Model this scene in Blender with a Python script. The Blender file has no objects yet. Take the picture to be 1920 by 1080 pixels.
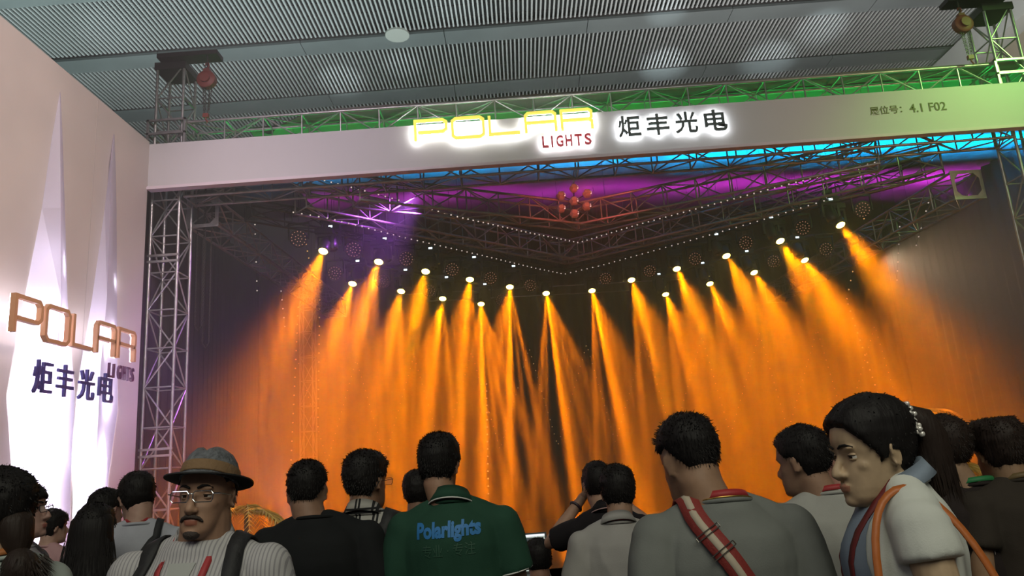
import bpy, bmesh, math, random
import numpy as np
from mathutils import Vector, Matrix, Quaternion, noise
from mathutils.bvhtree import BVHTree
random.seed(7); rng = np.random.default_rng(7)
S = bpy.context.scene; C = S.collection
R = math.radians
# ------------------------------------------------------------------ camera, world, exposure
F = 1380.0; CH = 1.62; PITCH = R(13.2); ROLL = R(4.1)
cam = bpy.data.cameras.new('camera'); cam_o = bpy.data.objects.new('camera', cam); C.objects.link(cam_o); S.camera = cam_o
cam.sensor_width = 36; cam.lens = 36*F/1920; cam.clip_start = .05; cam.clip_end = 200
cam_o.matrix_world = Matrix.Translation((0, 0, CH)) @ Matrix.Rotation(PITCH, 4, 'X') @ Matrix.Rotation(R(90), 4, 'X') @ Matrix.Rotation(-ROLL, 4, 'Z')
S.view_settings.view_transform = 'Standard'; S.view_settings.look = 'None'; S.view_settings.gamma = 1
S.view_settings.exposure = 0.0; S.view_settings.use_curve_mapping = False
W = bpy.data.worlds.new('hall'); S.world = W; W.use_nodes = True
W.node_tree.nodes['Background'].inputs[0].default_value = (.022, .020, .024, 1); W.node_tree.nodes['Background'].inputs[1].default_value = 1.0
S.cycles.max_bounces = 5; S.cycles.diffuse_bounces = 2; S.cycles.glossy_bounces = 2; S.cycles.transmission_bounces = 4
S.cycles.volume_bounces = 0; S.cycles.transparent_max_bounces = 6; S.cycles.use_denoising = True; S.cycles.sample_clamp_indirect = 3.0
CM = cam_o.matrix_world.to_3x3(); CO = Vector((0, 0, CH))
def ray(px, py): return CM @ Vector(((px-960)/F, (540-py)/F, -1))
def atY(px, py, y): d = ray(px, py); return CO + d*(y/d.y)
def atZ(px, py, z): d = ray(px, py); return CO + d*((z-CH)/d.z)
def atX(px, py, x): d = ray(px, py); return CO + d*(x/d.x)
# ------------------------------------------------------------------ lights of the hall and the stage, and added fills
def spot(name, loc, aim, energy, color, angle, blend=.5, size=.1):
    l = bpy.data.lights.new(name, 'SPOT'); l.energy = energy; l.color = color; l.spot_size = R(angle); l.spot_blend = blend; l.shadow_soft_size = size
    o = bpy.data.objects.new(name, l); C.objects.link(o); o.location = loc
    o.rotation_euler = (Vector(aim)-Vector(loc)).to_track_quat('-Z', 'Y').to_euler(); return o
def area(name, loc, aim, energy, color, sx, sy, spread=180):
    l = bpy.data.lights.new(name, 'AREA'); l.energy = energy; l.color = color; l.shape = 'RECTANGLE'; l.size = sx; l.size_y = sy; l.spread = R(spread)
    o = bpy.data.objects.new(name, l); C.objects.link(o); o.location = loc
    o.rotation_euler = (Vector(aim)-Vector(loc)).to_track_quat('-Z', 'Y').to_euler(); return o
area('hall_fill', (1.0, -5.0, 8.5), (0.6, 3.5, 1.2), 540, (1.0, .99, .80), 7, 5)
area('ceiling_bounce', (-8, 17, 9.0), (-8, 17.5, 13.6), 760, (.84, 1.0, .97), 16, 6)
area('ceiling_bounce', (7, 17, 9.0), (7, 17.5, 13.6), 620, (1.0, .95, .93), 13, 6)
area('aisle_fill', (-6.0, -1.5, 5.5), (-1.2, 3.2, 1.3), 30, (.95, .9, 1.0), 2, 2)
spot('wall_wash', (2.0, 3.0, 9.5), (-5.67, 8.9, 5.0), 3000, (1.0, .80, .76), 46, 1.0, .5)
spot('wall_wash', (-1.0, 5.0, 1.9), (-5.67, 9.9, 2.4), 160, (.95, .66, .92), 62, 1.0, .4)
spot('fascia_wash', (-4.0, 3.0, 9.0), (-3.2, 11.0, 6.6), 1300, (1.0, .82, .95), 42, 1.0, .4)
spot('fascia_wash', (3.5, 3.0, 8.0), (3.6, 11.0, 6.6), 330, (.95, .9, .85), 50, 1.0, .4)
spot('fascia_green_wash', (11.0, 7.2, 9.6), (7.9, 11.0, 6.75), 1500, (.42, 1.0, .22), 40, 1.0, .3)
spot('fascia_warm_wash', (11.0, 4.0, 5.0), (6.6, 11.0, 6.3), 900, (1.0, .74, .36), 36, 1.0, .3)
for k, (x, e) in enumerate(((-3.9, .42), (-1.0, .5), (1.9, .62), (4.8, .9), (7.6, 1.25), (10.6, 1.5))):  # no fixtures here: added strip lights that colour the canopy in bands
    area('canopy_green_fill', (x, 12.15, 6.95), (x, 12.0, 7.6), 11+5*e, (.0, 1.0, .12), 2.8, .06, 170)
    area('canopy_blue_fill', (x, 13.95+.045*(x+4), 7.1), (x, 14.1+.045*(x+4), 7.6), 135*e*e, (.0, .42, 1.0), 2.8, .06, 110)
    area('canopy_magenta_fill', (x, 15.35+.10*(x+4), 7.0), (x, 15.45+.10*(x+4), 7.6), 9+30*e*e, (.72, .03, .80), 2.8, .06, 130)
spot('violet_wash', (-1.5, 12.2, 6.3), (-5.6, 13.2, 2.5), 1300, (.45, .10, .80), 80, 1.0, .1)
spot('red_wash', (1.4, 12.0, 6.1), (1.4, 17, 6.4), 120, (1.0, .12, .10), 120, 1.0, .1)
spot('violet_tower_wash', (-2.6, 9.0, 1.0), (-5.5, 11.4, 4.0), 330, (.72, .60, 1.0), 50, 1.0, .1)
spot('side_haze_fill', (10.2, 19.5, 6.2), (9.2, 12.0, 3.4), 800, (1.0, .66, .40), 48, 1.0, .2)  # added backlight that makes the right-hand haze glow
for (x, y, ex, ey, e, a) in ((640, 150, 0, 0, 900, 7.5), (755, 120, 0, 0, 500, 6), (1245, 120, 0, 0, 1500, 8), (1250, 20, 0, 0, 900, 6), (1440, 110, 0, 0, 1100, 9), (1540, 50, 0, 0, 900, 8), (210, 60, 0, 0, 260, 9), (860, 10, 0, 0, 300, 8)):
    p = atZ(x, y, 13.6); spot('ceiling_glare_spot', (p.x*.85, p.y-4.5, 8.4), p, e*2.6, (.86, .95, 1.0), a*2, 1.0, .05)  # added spots standing in for lamps mirrored in the slats
# ------------------------------------------------------------------ materials
MATS = {}
def mat(name, color=(.5, .5, .5), rough=.6, metal=0.0, emit=None, es=1.0, bump=None, spec=.5, vary=None, sheen=0):
    if name in MATS: return MATS[name]
    m = bpy.data.materials.new(name); m.use_nodes = True; nt = m.node_tree; b = nt.nodes['Principled BSDF']
    b.inputs['Base Color'].default_value = (*color, 1); b.inputs['Roughness'].default_value = rough; b.inputs['Metallic'].default_value = metal
    b.inputs['Specular IOR Level'].default_value = spec
    if sheen: b.inputs['Sheen Weight'].default_value = sheen
    if emit: b.inputs['Emission Color'].default_value = (*emit, 1); b.inputs['Emission Strength'].default_value = es
    if bump or vary:
        tc = nt.nodes.new('ShaderNodeTexCoord'); mp = nt.nodes.new('ShaderNodeMapping'); nt.links.new(tc.outputs['Object'], mp.inputs[0])
        n = nt.nodes.new('ShaderNodeTexNoise'); n.inputs['Detail'].default_value = 4; nt.links.new(mp.outputs[0], n.inputs[0])
        if bump:
            mp.inputs['Scale'].default_value = bump[2] if len(bump) > 2 else (1, 1, 1); n.inputs['Scale'].default_value = bump[0]
            bp = nt.nodes.new('ShaderNodeBump'); bp.inputs['Strength'].default_value = bump[1]; bp.inputs['Distance'].default_value = .01
            nt.links.new(n.outputs[0], bp.inputs['Height']); nt.links.new(bp.outputs[0], b.inputs['Normal'])
        if vary:
            n2 = nt.nodes.new('ShaderNodeTexNoise'); n2.inputs['Scale'].default_value = vary[0]; n2.inputs['Detail'].default_value = 5; nt.links.new(tc.outputs['Object'], n2.inputs[0])
            cr = nt.nodes.new('ShaderNodeValToRGB'); cr.color_ramp.elements[0].position = .35; cr.color_ramp.elements[1].position = .65
            cr.color_ramp.elements[0].color = (*[c*vary[1] for c in color], 1); cr.color_ramp.elements[1].color = (*color, 1)
            nt.links.new(n2.outputs[0], cr.inputs[0]); nt.links.new(cr.outputs[0], b.inputs['Base Color'])
    MATS[name] = m; return m
def emis(name, color, s):
    if name in MATS: return MATS[name]
    m = bpy.data.materials.new(name); m.use_nodes = True; nt = m.node_tree; nt.nodes.clear()
    e = nt.nodes.new('ShaderNodeEmission'); e.inputs[0].default_value = (*color, 1); e.inputs[1].default_value = s
    o = nt.nodes.new('ShaderNodeOutputMaterial'); nt.links.new(e.outputs[0], o.inputs[0]); MATS[name] = m; return m
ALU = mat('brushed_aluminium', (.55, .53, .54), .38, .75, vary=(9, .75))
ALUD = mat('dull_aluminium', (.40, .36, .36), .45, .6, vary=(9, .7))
BLACK = mat('black_plastic', (.012, .012, .013), .45)
DARKMETAL = mat('dark_steel', (.06, .055, .055), .5, .6)
PANEL = mat('painted_panel', (.62, .56, .53), .62, vary=(.9, .9))
# ------------------------------------------------------------------ object helpers
def obj(name, data, m=None, parent=None, mtx=None, **props):
    o = bpy.data.objects.new(name, data); C.objects.link(o)
    if m is not None and data is not None and hasattr(data, 'materials') and not len(data.materials):
        for q in (m if isinstance(m, (list, tuple)) else (m,)): data.materials.append(q)
    if parent is not None: o.parent = parent
    if mtx is not None: o.matrix_basis = mtx
    for k, v in props.items(): o[k] = v
    return o
def thing(name, label, cat, loc=(0, 0, 0), rotz=0, group=None):
    o = bpy.data.objects.new(name, None); C.objects.link(o); o.empty_display_size = .1
    o.location = loc; o.rotation_euler = (0, 0, rotz); o['label'] = label; o['category'] = cat
    if group: o['group'] = group
    return o
def tag(o, label, cat, group=None):
    o['label'] = label; o['category'] = cat
    if group: o['group'] = group
    return o
class MB:
    def __init__(s): s.v = []; s.f = []; s.mi = []; s.cur = 0
    def add(s, v, f):
        n = len(s.v); s.v += [tuple(p) for p in v]; s.f += [tuple(i+n for i in q) for q in f]; s.mi += [s.cur]*len(f); return s
    def box(s, lo, hi, M=None):
        x0, y0, z0 = lo; x1, y1, z1 = hi
        v = [(x0, y0, z0), (x1, y0, z0), (x1, y1, z0), (x0, y1, z0), (x0, y0, z1), (x1, y0, z1), (x1, y1, z1), (x0, y1, z1)]
        if M is not None: v = [tuple(M @ Vector(p)) for p in v]
        return s.add(v, [(0, 3, 2, 1), (4, 5, 6, 7), (0, 1, 5, 4), (1, 2, 6, 5), (2, 3, 7, 6), (3, 0, 4, 7)])
    def loft(s, rings, cap=True):
        n = len(rings[0]); v = [p for r in rings for p in r]; f = []
        for i in range(len(rings)-1):
            for j in range(n): a = i*n+j; b = i*n+(j+1) % n; f.append((a, b, b+n, a+n))
        if cap: f.append(tuple(range(n))[::-1]); f.append(tuple(range((len(rings)-1)*n, len(rings)*n)))
        return s.add(v, f)
    def tube(s, pts, rad, n=8, cap=True, flat=1.0, up=None, round_ends=False):
        pts = [Vector(p) for p in pts]; rad = list(rad) if hasattr(rad, '__len__') else [rad]*len(pts)
        if round_ends:
            d0 = (pts[0]-pts[1]).normalized(); d1 = (pts[-1]-pts[-2]).normalized(); a, b = pts[0], pts[-1]; ra, rb = rad[0], rad[-1]
            pts = [a+d0*ra*.95, a+d0*ra*.75, a+d0*ra*.4]+pts+[b+d1*rb*.4, b+d1*rb*.75, b+d1*rb*.95]; rad = [ra*.25, ra*.65, ra*.92]+rad+[rb*.92, rb*.65, rb*.25]
        t = (pts[1]-pts[0]).normalized(); u = Vector(up) if up else (Vector((0, 0, 1)) if abs(t.z) < .9 else Vector((1, 0, 0)))
        rings = []
        for i, p in enumerate(pts):
            t = (pts[min(i+1, len(pts)-1)]-pts[max(i-1, 0)]).normalized(); u = (u-t*u.dot(t)).normalized(); w = t.cross(u)
            rings.append([p+(u*math.cos(a)*flat+w*math.sin(a))*rad[i] for a in [2*math.pi*k/n for k in range(n)]])
        return s.loft(rings, cap)
    def ball(s, c, r, n=12, m=8, M=None):
        c = Vector(c); r = r if hasattr(r, '__len__') else (r, r, r); rings = []
        for i in range(1, m):
            th = math.pi*i/m; rings.append([Vector((r[0]*math.sin(th)*math.cos(2*math.pi*k/n), r[1]*math.sin(th)*math.sin(2*math.pi*k/n), -r[2]*math.cos(th))) for k in range(n)])
        rings = [[(c+(M @ p if M else p)) for p in q] for q in rings]
        return s.loft(rings, True)
    def lathe(s, prof, n=20, M=None, cap=True):
        rings = [[Vector((r*math.cos(2*math.pi*k/n), r*math.sin(2*math.pi*k/n), z)) for k in range(n)] for r, z in prof]
        if M is not None: rings = [[M @ p for p in q] for q in rings]
        return s.loft(rings, cap)
    def mesh(s, name='m', smooth=True):
        me = bpy.data.meshes.new(name); me.from_pydata([tuple(p) for p in s.v], [], s.f); me.polygons.foreach_set('material_index', s.mi)
        if smooth: me.polygons.foreach_set('use_smooth', [True]*len(me.polygons))
        me.update(); return me
    def build(s, name, m, parent=None, smooth=False, **props):
        return obj(name, s.mesh(name, smooth), m, parent, **props)
def soften(me):   # smooth shading with sharp edges kept
    me.polygons.foreach_set('use_smooth', [True]*len(me.polygons))
    try: me.set_sharp_from_angle(angle=R(40))
    except Exception: pass
_brace = {}
def brace_mesh(length, r, m, n=7):
    k = (round(length, 3), r, m.name)
    if k not in _brace:
        me = MB().tube([(0, 0, 0), (0, 0, length)], r, n).mesh('brace'); soften(me); me.materials.append(m); _brace[k] = me
    return _brace[k]
def between(a, b):
    a = Vector(a); d = Vector(b)-a; return Matrix.Translation(a) @ d.to_track_quat('Z', 'X').to_matrix().to_4x4()
ORD = ['first', 'second', 'third', 'fourth', 'fifth', 'sixth', 'seventh', 'eighth', 'ninth', 'tenth', 'eleventh', 'twelfth', 'thirteenth', 'fourteenth', 'fifteenth', 'sixteenth', 'seventeenth', 'eighteenth', 'nineteenth', 'twentieth']
# ------------------------------------------------------------------ setting: floor, hall ceiling, hall wall, booth wall
m = mat('hall_floor', (.045, .042, .04), .5, vary=(2, .8))
MB().box((-26, -8, -.12), (16, 34, 0)).build('floor', m, kind='structure')
CZ = 13.6; CSL = -.012
DECK = mat('ceiling_void', (.022, .025, .025), .8)
SLAT = mat('ceiling_slat_metal', (.66, .70, .69), .25, .5)
BEAM = mat('ceiling_strip_metal', (.24, .275, .275), .42, .45, vary=(.6, .85))
ceil_o = MB().box((-26, 10, CZ+.30), (15.6, 34, CZ+.42)).build('ceiling', DECK, kind='structure')
def cpt(x, y, z): return (x, y+CSL*x, z)
strips = [12.3, 15.45, 18.62, 21.80, 24.98, 28.16]
for i, y0 in enumerate(strips):
    mb = MB(); x = -26.0; 
    for x0 in np.arange(-26, 15, 4.1):
        x1 = min(x0+4.08, 15.4)
        s_ = MB(); s_.box((x0, y0, CZ-.02), (x1, y0+.66, CZ+.06)); s_.v = [cpt(*p) for p in s_.v]
        s_.build('strip_panel', BEAM, ceil_o)
    mb.box((-26, y0-.16, CZ+.06), (15.4, y0-.10, CZ+.16)); mb.box((-26, y0-.06, CZ+.06), (15.4, y0-.02, CZ+.14)); mb.v = [cpt(*p) for p in mb.v]
    mb.build('strip_edge_rail', DARKMETAL, ceil_o)
    if i+1 < len(strips):
        ya = y0+.66; yb = strips[i+1]-.17; mb = MB(); x = -25.9; k = 0
        while x < 15.0:
            s0 = len(mb.v); mb.box((x, ya, CZ-.0), (x+.048, yb, CZ+.05)); mb.v[s0:] = [cpt(*p) for p in mb.v[s0:]]; x += .122
        mb.build('slat_field', SLAT, ceil_o, kind='stuff')
        mb = MB()
        for yy in np.linspace(ya+.35, yb-.35, 4): mb.box((-26, yy, CZ+.05), (15.2, yy+.02, CZ+.08))
        mb.v = [cpt(*p) for p in mb.v]; mb.build('cross_rail', DARKMETAL, ceil_o)
for (px, py, r_) in ((745, 67, .34),):   # round plate under a strip
    p = atZ(px, py, CZ-.05); mb = MB(); mb.lathe([(.02, 0), (r_, 0), (r_, .06), (.02, .06)], 28, Matrix.Translation(p)); mb.build('round_plate', mat('plate_grey', (.34, .36, .33), .6), ceil_o)
HW = mat('hall_wall_paint', (.42, .35, .29), .8, vary=(.4, .92))
MB().box((15.2, 0, 0), (15.5, 34, CZ+1)).build('wall_right', HW, kind='structure')
MB().box((14.6, 0, CZ-1.0), (15.2, 34, CZ-.1)).build('trim_1', mat('trim_paint', (.55, .56, .55), .7), kind='structure')
WX = -5.70; WT = 7.06
wl = MB().box((WX-.22, 2.2, 0), (WX, 11.0, WT)).build('wall_left', PANEL, kind='structure')
for yy in (4.64, 7.08, 9.52):
    MB().box((WX-.001, yy-.004, .1), (WX+.004, yy+.004, WT-.02)).build('panel_joint', mat('joint_tone', (.50, .45, .43), .7), wl)  # joints a little darker than the panels
# ------------------------------------------------------------------ folded light panels on the booth wall (hollow, lamp inside)
def lightbox_mat(name, t=.5):
    mm = bpy.data.materials.new(name); mm.use_nodes = True; nt = mm.node_tree; nt.nodes.clear()
    d = nt.nodes.new('ShaderNodeBsdfDiffuse'); d.inputs[0].default_value = (.85, .83, .88, 1)
    tr = nt.nodes.new('ShaderNodeBsdfTranslucent'); tr.inputs[0].default_value = (.86, .80, 1.0, 1)
    mx = nt.nodes.new('ShaderNodeMixShader'); mx.inputs[0].default_value = t; o = nt.nodes.new('ShaderNodeOutputMaterial')
    nt.links.new(d.outputs[0], mx.inputs[1]); nt.links.new(tr.outputs[0], mx.inputs[2]); nt.links.new(mx.outputs[0], o.inputs[0]); return mm
LB = lightbox_mat('translucent_acrylic')
def yz(px, py): p = atX(px, py, WX); return p.y, p.z
def folded_panel(label, edge, ridge_px, depth, lamps):
    # edge: outline pixels (clockwise) on the wall; ridge: pixels of the fold with standoff distance
    t = thing('folded_light_panel', label, 'wall light', (WX, yz(*edge[0])[0], 0)); bx, by = WX, yz(*edge[0])[0]
    L_, Rr, Rg = edge, ridge_px[0], ridge_px[1]
    return t
def panel_from(label, left, ridge, right, lamps):
    # three polylines with the same number of points, each a list of (y, z, standoff)
    y0 = ridge[0][0]; t = thing('folded_light_panel', label, 'wall light', (WX, y0, 0))
    P = lambda q: (q[2]+.004, q[0]-y0, q[1])
    for nm, a, b in (('near_facet', left, ridge), ('far_facet', ridge, right)):
        mb = MB(); n = len(a); v = [P(q) for q in a]+[P(q) for q in b]
        mb.add(v, [(i, i+n, i+n+1, i+1) for i in range(n-1)]); o = mb.build('facet', LB, t)
    for (y, z, e) in lamps:
        l = bpy.data.lights.new('panel_lamp', 'POINT'); l.shadow_soft_size = .06; l.energy = e; l.color = (.92, .86, 1.0)
        o = bpy.data.objects.new('panel_lamp', l); C.objects.link(o); o.location = (WX+(.12 if z < 3.2 else .05), y, z)
    return t
def Q(px, py, s=0): y, z = yz(px, py); return (y, z, s)
def at_stand(px, py, s): p = atX(px, py, WX+s); return (p.y, p.z, s)
pl = [Q(112, 172), Q(96, 262), Q(78, 390), Q(43, 570), Q(14, 742), Q(24, 900), Q(38, 1150)]
pr = [at_stand(112.5, 173, .01), at_stand(112, 262, .10), at_stand(113, 390, .22), at_stand(114, 560, .30), at_stand(98, 742, .34), at_stand(66, 900, .30), at_stand(56, 1150, .22)]
pe = [Q(113, 174), Q(117, 262), Q(121, 390), Q(126, 560), Q(140, 742), Q(132, 900), Q(128, 1150)]
panel_from('tall folded translucent panel glowing white on booth wall, nearer one', pl, pr, pe, [(8.6, .6, 40), (8.6, 1.3, 90), (8.65, 2.0, 110), (8.65, 2.8, 80), (8.75, 3.6, 14), (8.8, 4.4, 3.5)])
ql = [Q(213, 250), Q(206, 300), Q(196, 390), Q(172, 560), Q(150, 690), Q(135, 850), Q(140, 1150)]
qr = [at_stand(213, 251, .01), at_stand(208, 300, .06), at_stand(206, 390, .12), at_stand(200, 560, .22), at_stand(188, 690, .28), at_stand(180, 850, .28), at_stand(176, 1150, .2)]
qe = [Q(214, 252), Q(216, 300), Q(218, 390), Q(219, 560), Q(220, 770), Q(202, 900), Q(190, 1150)]
panel_from('folded translucent panel glowing white on booth wall, nearer the tower', ql, qr, qe, [(9.8, .6, 40), (9.8, 1.3, 80), (9.85, 2.0, 90), (9.9, 2.8, 50), (10.05, 3.7, 8), (10.15, 4.5, 2)])
# ------------------------------------------------------------------ fascia banner
FAS = mat('fascia_vinyl', (.60, .58, .60), .5)
fz0, fz1, fx0, fx1 = 6.28, 7.02, WX, 10.5
fas = thing('fascia_board', 'long pale fascia board spanning the booth front under the green truss', 'sign board', (2.4, 11.0, fz0))
MB().box((fx0-2.4, -.0, 0), (fx1-2.4, .10, fz1-fz0)).build('face_panel', FAS, fas)
MB().box((fx0-2.4, -.035, -.05), (fx1-2.4, .11, -.0)).build('bottom_trim', mat('trim_pale', (.72, .62, .68), .5), fas)
# ------------------------------------------------------------------ lettering
def text_mesh(body, size, bold=0.0, xs=1.0, shear=0, extrude=0.0, align='CENTER', spacing=1.0):
    cu = bpy.data.curves.new('t', 'FONT'); cu.body = body; cu.size = size; cu.offset = bold; cu.shear = shear; cu.extrude = extrude; cu.align_x = align; cu.space_character = spacing
    cu.resolution_u = 3
    o = bpy.data.objects.new('t', cu); C.objects.link(o); dg = bpy.context.evaluated_depsgraph_get(); dg.update()
    me = bpy.data.meshes.new_from_object(o.evaluated_get(dg)); bpy.data.objects.remove(o); bpy.data.curves.remove(cu)
    v = np.empty(len(me.vertices)*3); me.vertices.foreach_get('co', v); v = v.reshape(-1, 3); v[:, 0] *= xs; me.vertices.foreach_set('co', v.ravel()); me.update(); return me
def fit(me, w, h):   # fit mesh bounds to w x h, origin at lower left
    v = np.empty(len(me.vertices)*3); me.vertices.foreach_get('co', v); v = v.reshape(-1, 3); lo = v.min(0); hi = v.max(0)
    v[:, 0] = (v[:, 0]-lo[0])/(hi[0]-lo[0])*w; v[:, 1] = (v[:, 1]-lo[1])/(hi[1]-lo[1])*h; me.vertices.foreach_set('co', v.ravel()); me.update(); return me
STROKES = {  # squared outline capitals, unit height 1: closed polygons with holes approximated by stroke loops
 'P': (1.35, [[(.0, 0), (.0, 1), (1.2, 1), (1.35, .88), (1.35, .52), (1.2, .40), (.12, .40)]]),
 'O': (1.35, [[(.15, 0), (1.2, 0), (1.35, .13), (1.35, .87), (1.2, 1), (.15, 1), (0, .87), (0, .13), (.15, 0)]]),
 'L': (1.30, [[(0, 1), (0, .06), (1.3, .06)]]),
 'A': (1.30, [[(0, 0), (0, .88), (.12, 1), (1.18, 1), (1.3, .88), (1.3, 0)], [(0, .5), (1.3, .5)]]),
 'R': (1.30, [[(0, 0), (0, 1), (1.18, 1), (1.3, .9), (1.3, .6), (1.2, .5), (0, .5)], [(1.2, .5), (1.3, .4), (1.3, 0)]])}
def stroke_mesh(ch, sx, sy, w, z0, z1):
    mb = MB()
    for pl_ in STROKES[ch][1]:
        pts = [Vector((x*sx, y*sy)) for x, y in pl_]; n = len(pts); closed = (pts[0]-pts[-1]).length < 1e-6
        off = []
        for i, p in enumerate(pts):
            a = pts[i-1] if i else (pts[-2] if closed else None); b = pts[i+1] if i+1 < n else (pts[1] if closed else None)
            d1 = (p-a).normalized() if a is not None else (b-p).normalized(); d2 = (b-p).normalized() if b is not None else d1
            t = (d1+d2).normalized(); nn = Vector((-t.y, t.x)); k = 1/max(.5, abs(nn.dot(Vector((-d1.y, d1.x))))); off.append((p+nn*w/2*k, p-nn*w/2*k, t))
        rings = [[(a.x, a.y, z0), (b.x, b.y, z0), (b.x, b.y, z1), (a.x, a.y, z1)] for a, b, t in off]
        mb.loft(rings, not closed)
    return mb
def sign(label, words, M, sx, sy, gap, w, mt, glow, stand=.07, thick=.05):
    t = thing('logo_lettering', label, 'sign'); t.matrix_world = M; x = 0
    for ch in words:
        o = stroke_mesh(ch, sx, sy, w, stand, stand+thick).build('letter', mt, t); o.location.x = x
        stroke_mesh(ch, sx, sy, w*.8, stand-.012, stand-.006).build('backlight', glow, o)
        x += STROKES[ch][0]*sx+gap
    return t, x
def char_sign(label, body, M, boxes, mt, glow, stand=.05, thick=.035, bold=.012, cat='sign'):
    t = thing('character_lettering', label, cat); t.matrix_world = M
    for ch, (x, y, w, h) in zip(body, boxes):
        me = fit(text_mesh(ch, 1, bold, extrude=thick/2), w, h); o = obj('letter', me, mt, t); o.location = (x, y, stand+thick/2)
        if glow:
            mg = fit(text_mesh(ch, 1, bold*.3, extrude=.002), w*.94, h*.94); g = obj('backlight', mg, glow, o); g.location = (w*.03, h*.03, -thick/2-.006)
    return t
GLOWF = emis('white_backlight', (.95, 1.0, 1.0), 42)
GLOWW = emis('wall_backlight', (.93, .86, 1.0), 14)
YEL = mat('yellow_acrylic', (.9, .72, .05), .4, emit=(1.0, .78, .12), es=1.1)
GOLD = mat('gold_acrylic', (.55, .30, .16), .4)
DGREY = mat('dark_grey_letter', (.07, .10, .10), .5); RED = mat('red_letter', (.62, .05, .08), .5, emit=(1, .1, .12), es=.18); VIOL = mat('violet_blue_letter', (.055, .05, .22), .5); MAROON = mat('maroon_letter', (.10, .03, .09), .5)
MF = Matrix(((1, 0, 0, 0), (0, 0, -1, 11.0), (0, 1, 0, 0), (0, 0, 0, 1)))   # local xy -> world xz, z out of the fascia
def MFat(px, py): p = atY(px, py, 11.0); M = MF.copy(); M[0][3] = p.x; M[2][3] = p.z; return M
pa = atY(780, 278, 10.9); pb = atY(1112, 250, 10.9)
sxF = (pb.x-pa.x-4*.10)/(1.35+1.35+1.3+1.3+1.3)
M = MF.copy(); M[0][3] = pa.x; M[2][3] = pa.z
M[2][3] = 6.70; sign('glowing yellow five-letter logo on the long fascia', 'POLAR', M, sxF, .335, .10, .042, YEL, GLOWF)
def boxes_px(quads, M): 
    out = []
    for (x0, y0, x1, y1) in quads:
        a = atY(x0, y1, 10.93); b = atY(x1, y0, 10.93); out.append((a.x-M[0][3], a.z-M[2][3], b.x-a.x, b.z-a.z))
    return out
M = MFat(1018, 284)
char_sign('small red backlit capitals under the yellow logo on fascia', 'LIGHTS', M, [(x-M[0][3], 6.44-M[2][3], w, .19) for x, w in zip([atY(1018, 284, 10.93).x+q for q in (0, .145, .225, .375, .525, .68)], (.10, .03, .115, .105, .115, .11))], RED, GLOWF, bold=.02)
M = MFat(1160, 260); xs_ = [atY(px, 250, 10.93).x for px in (1160, 1214, 1268, 1324)]
char_sign('four dark backlit Chinese characters on the fascia right of the yellow logo', '炬丰光电', M, [(x-M[0][3], 6.52-M[2][3], .36, .36) for x in xs_], DGREY, GLOWF, bold=.018)
OLIVE = mat('olive_print', (.14, .15, .05), .6)
M = MFat(1637, 240); t = thing('booth_number_lettering', 'olive booth number print at right end of the fascia', 'sign'); t.matrix_world = M
p1 = atY(1637, 235, 11); p2 = atY(1782, 232, 11)
for bd, fx, fw in (('展位号：', 0.0, .42), ('4.1 F02', .52, .48)):
    me = fit(text_mesh(bd, 1, .01, extrude=.002), (p2.x-p1.x)*fw, .15); o = obj('print', me, OLIVE, t); o.location = ((p2.x-p1.x)*fx, 6.62-M[2][3], .004)
# booth wall logo (local x -> +Y along the wall, local y -> Z, local z -> +X)
def MWat(px, py, s=.09): p = atX(px, py, WX+s); return Matrix(((0, 0, 1, WX), (1, 0, 0, p.y), (0, 1, 0, p.z), (0, 0, 0, 1)))
a = atX(24, 618, WX+.34); b = atX(251, 668, WX+.34)
sxW = (b.y-a.y-4*.09)/6.6
M = MWat(24, 618, .34); M[2][3] = a.z-.02; sign('copper coloured five-letter logo on the booth wall over the glowing panels', 'POLAR', M, sxW, .40, .09, .045, GOLD, GLOWW, .30, .06)
M = MWat(60, 722); ys_ = [atX(px, 730, WX+.3).y for px in (58, 101, 144, 182)]
zb = atX(120, 745, WX+.3).z
char_sign('four violet Chinese characters on booth wall beneath copper logo', '炬丰光电', M, [(y-M[1][3], zb-M[2][3], .33, .38) for y in ys_], VIOL, None, .30, .035, .006)
M = MWat(202, 700); y0 = atX(201, 700, WX+.3).y; y1 = atX(250, 712, WX+.3).y; zz = atX(225, 712, WX+.3).z
char_sign('small maroon capitals on booth wall beside the violet characters', 'LIGHTS', M, [(y0+(y1-y0)*k/6-M[1][3], zz-M[2][3]+.0, (y1-y0)/6*(.72 if k != 1 else .2), .19) for k in range(6)], MAROON, None, .30, .03, .004)
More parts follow.
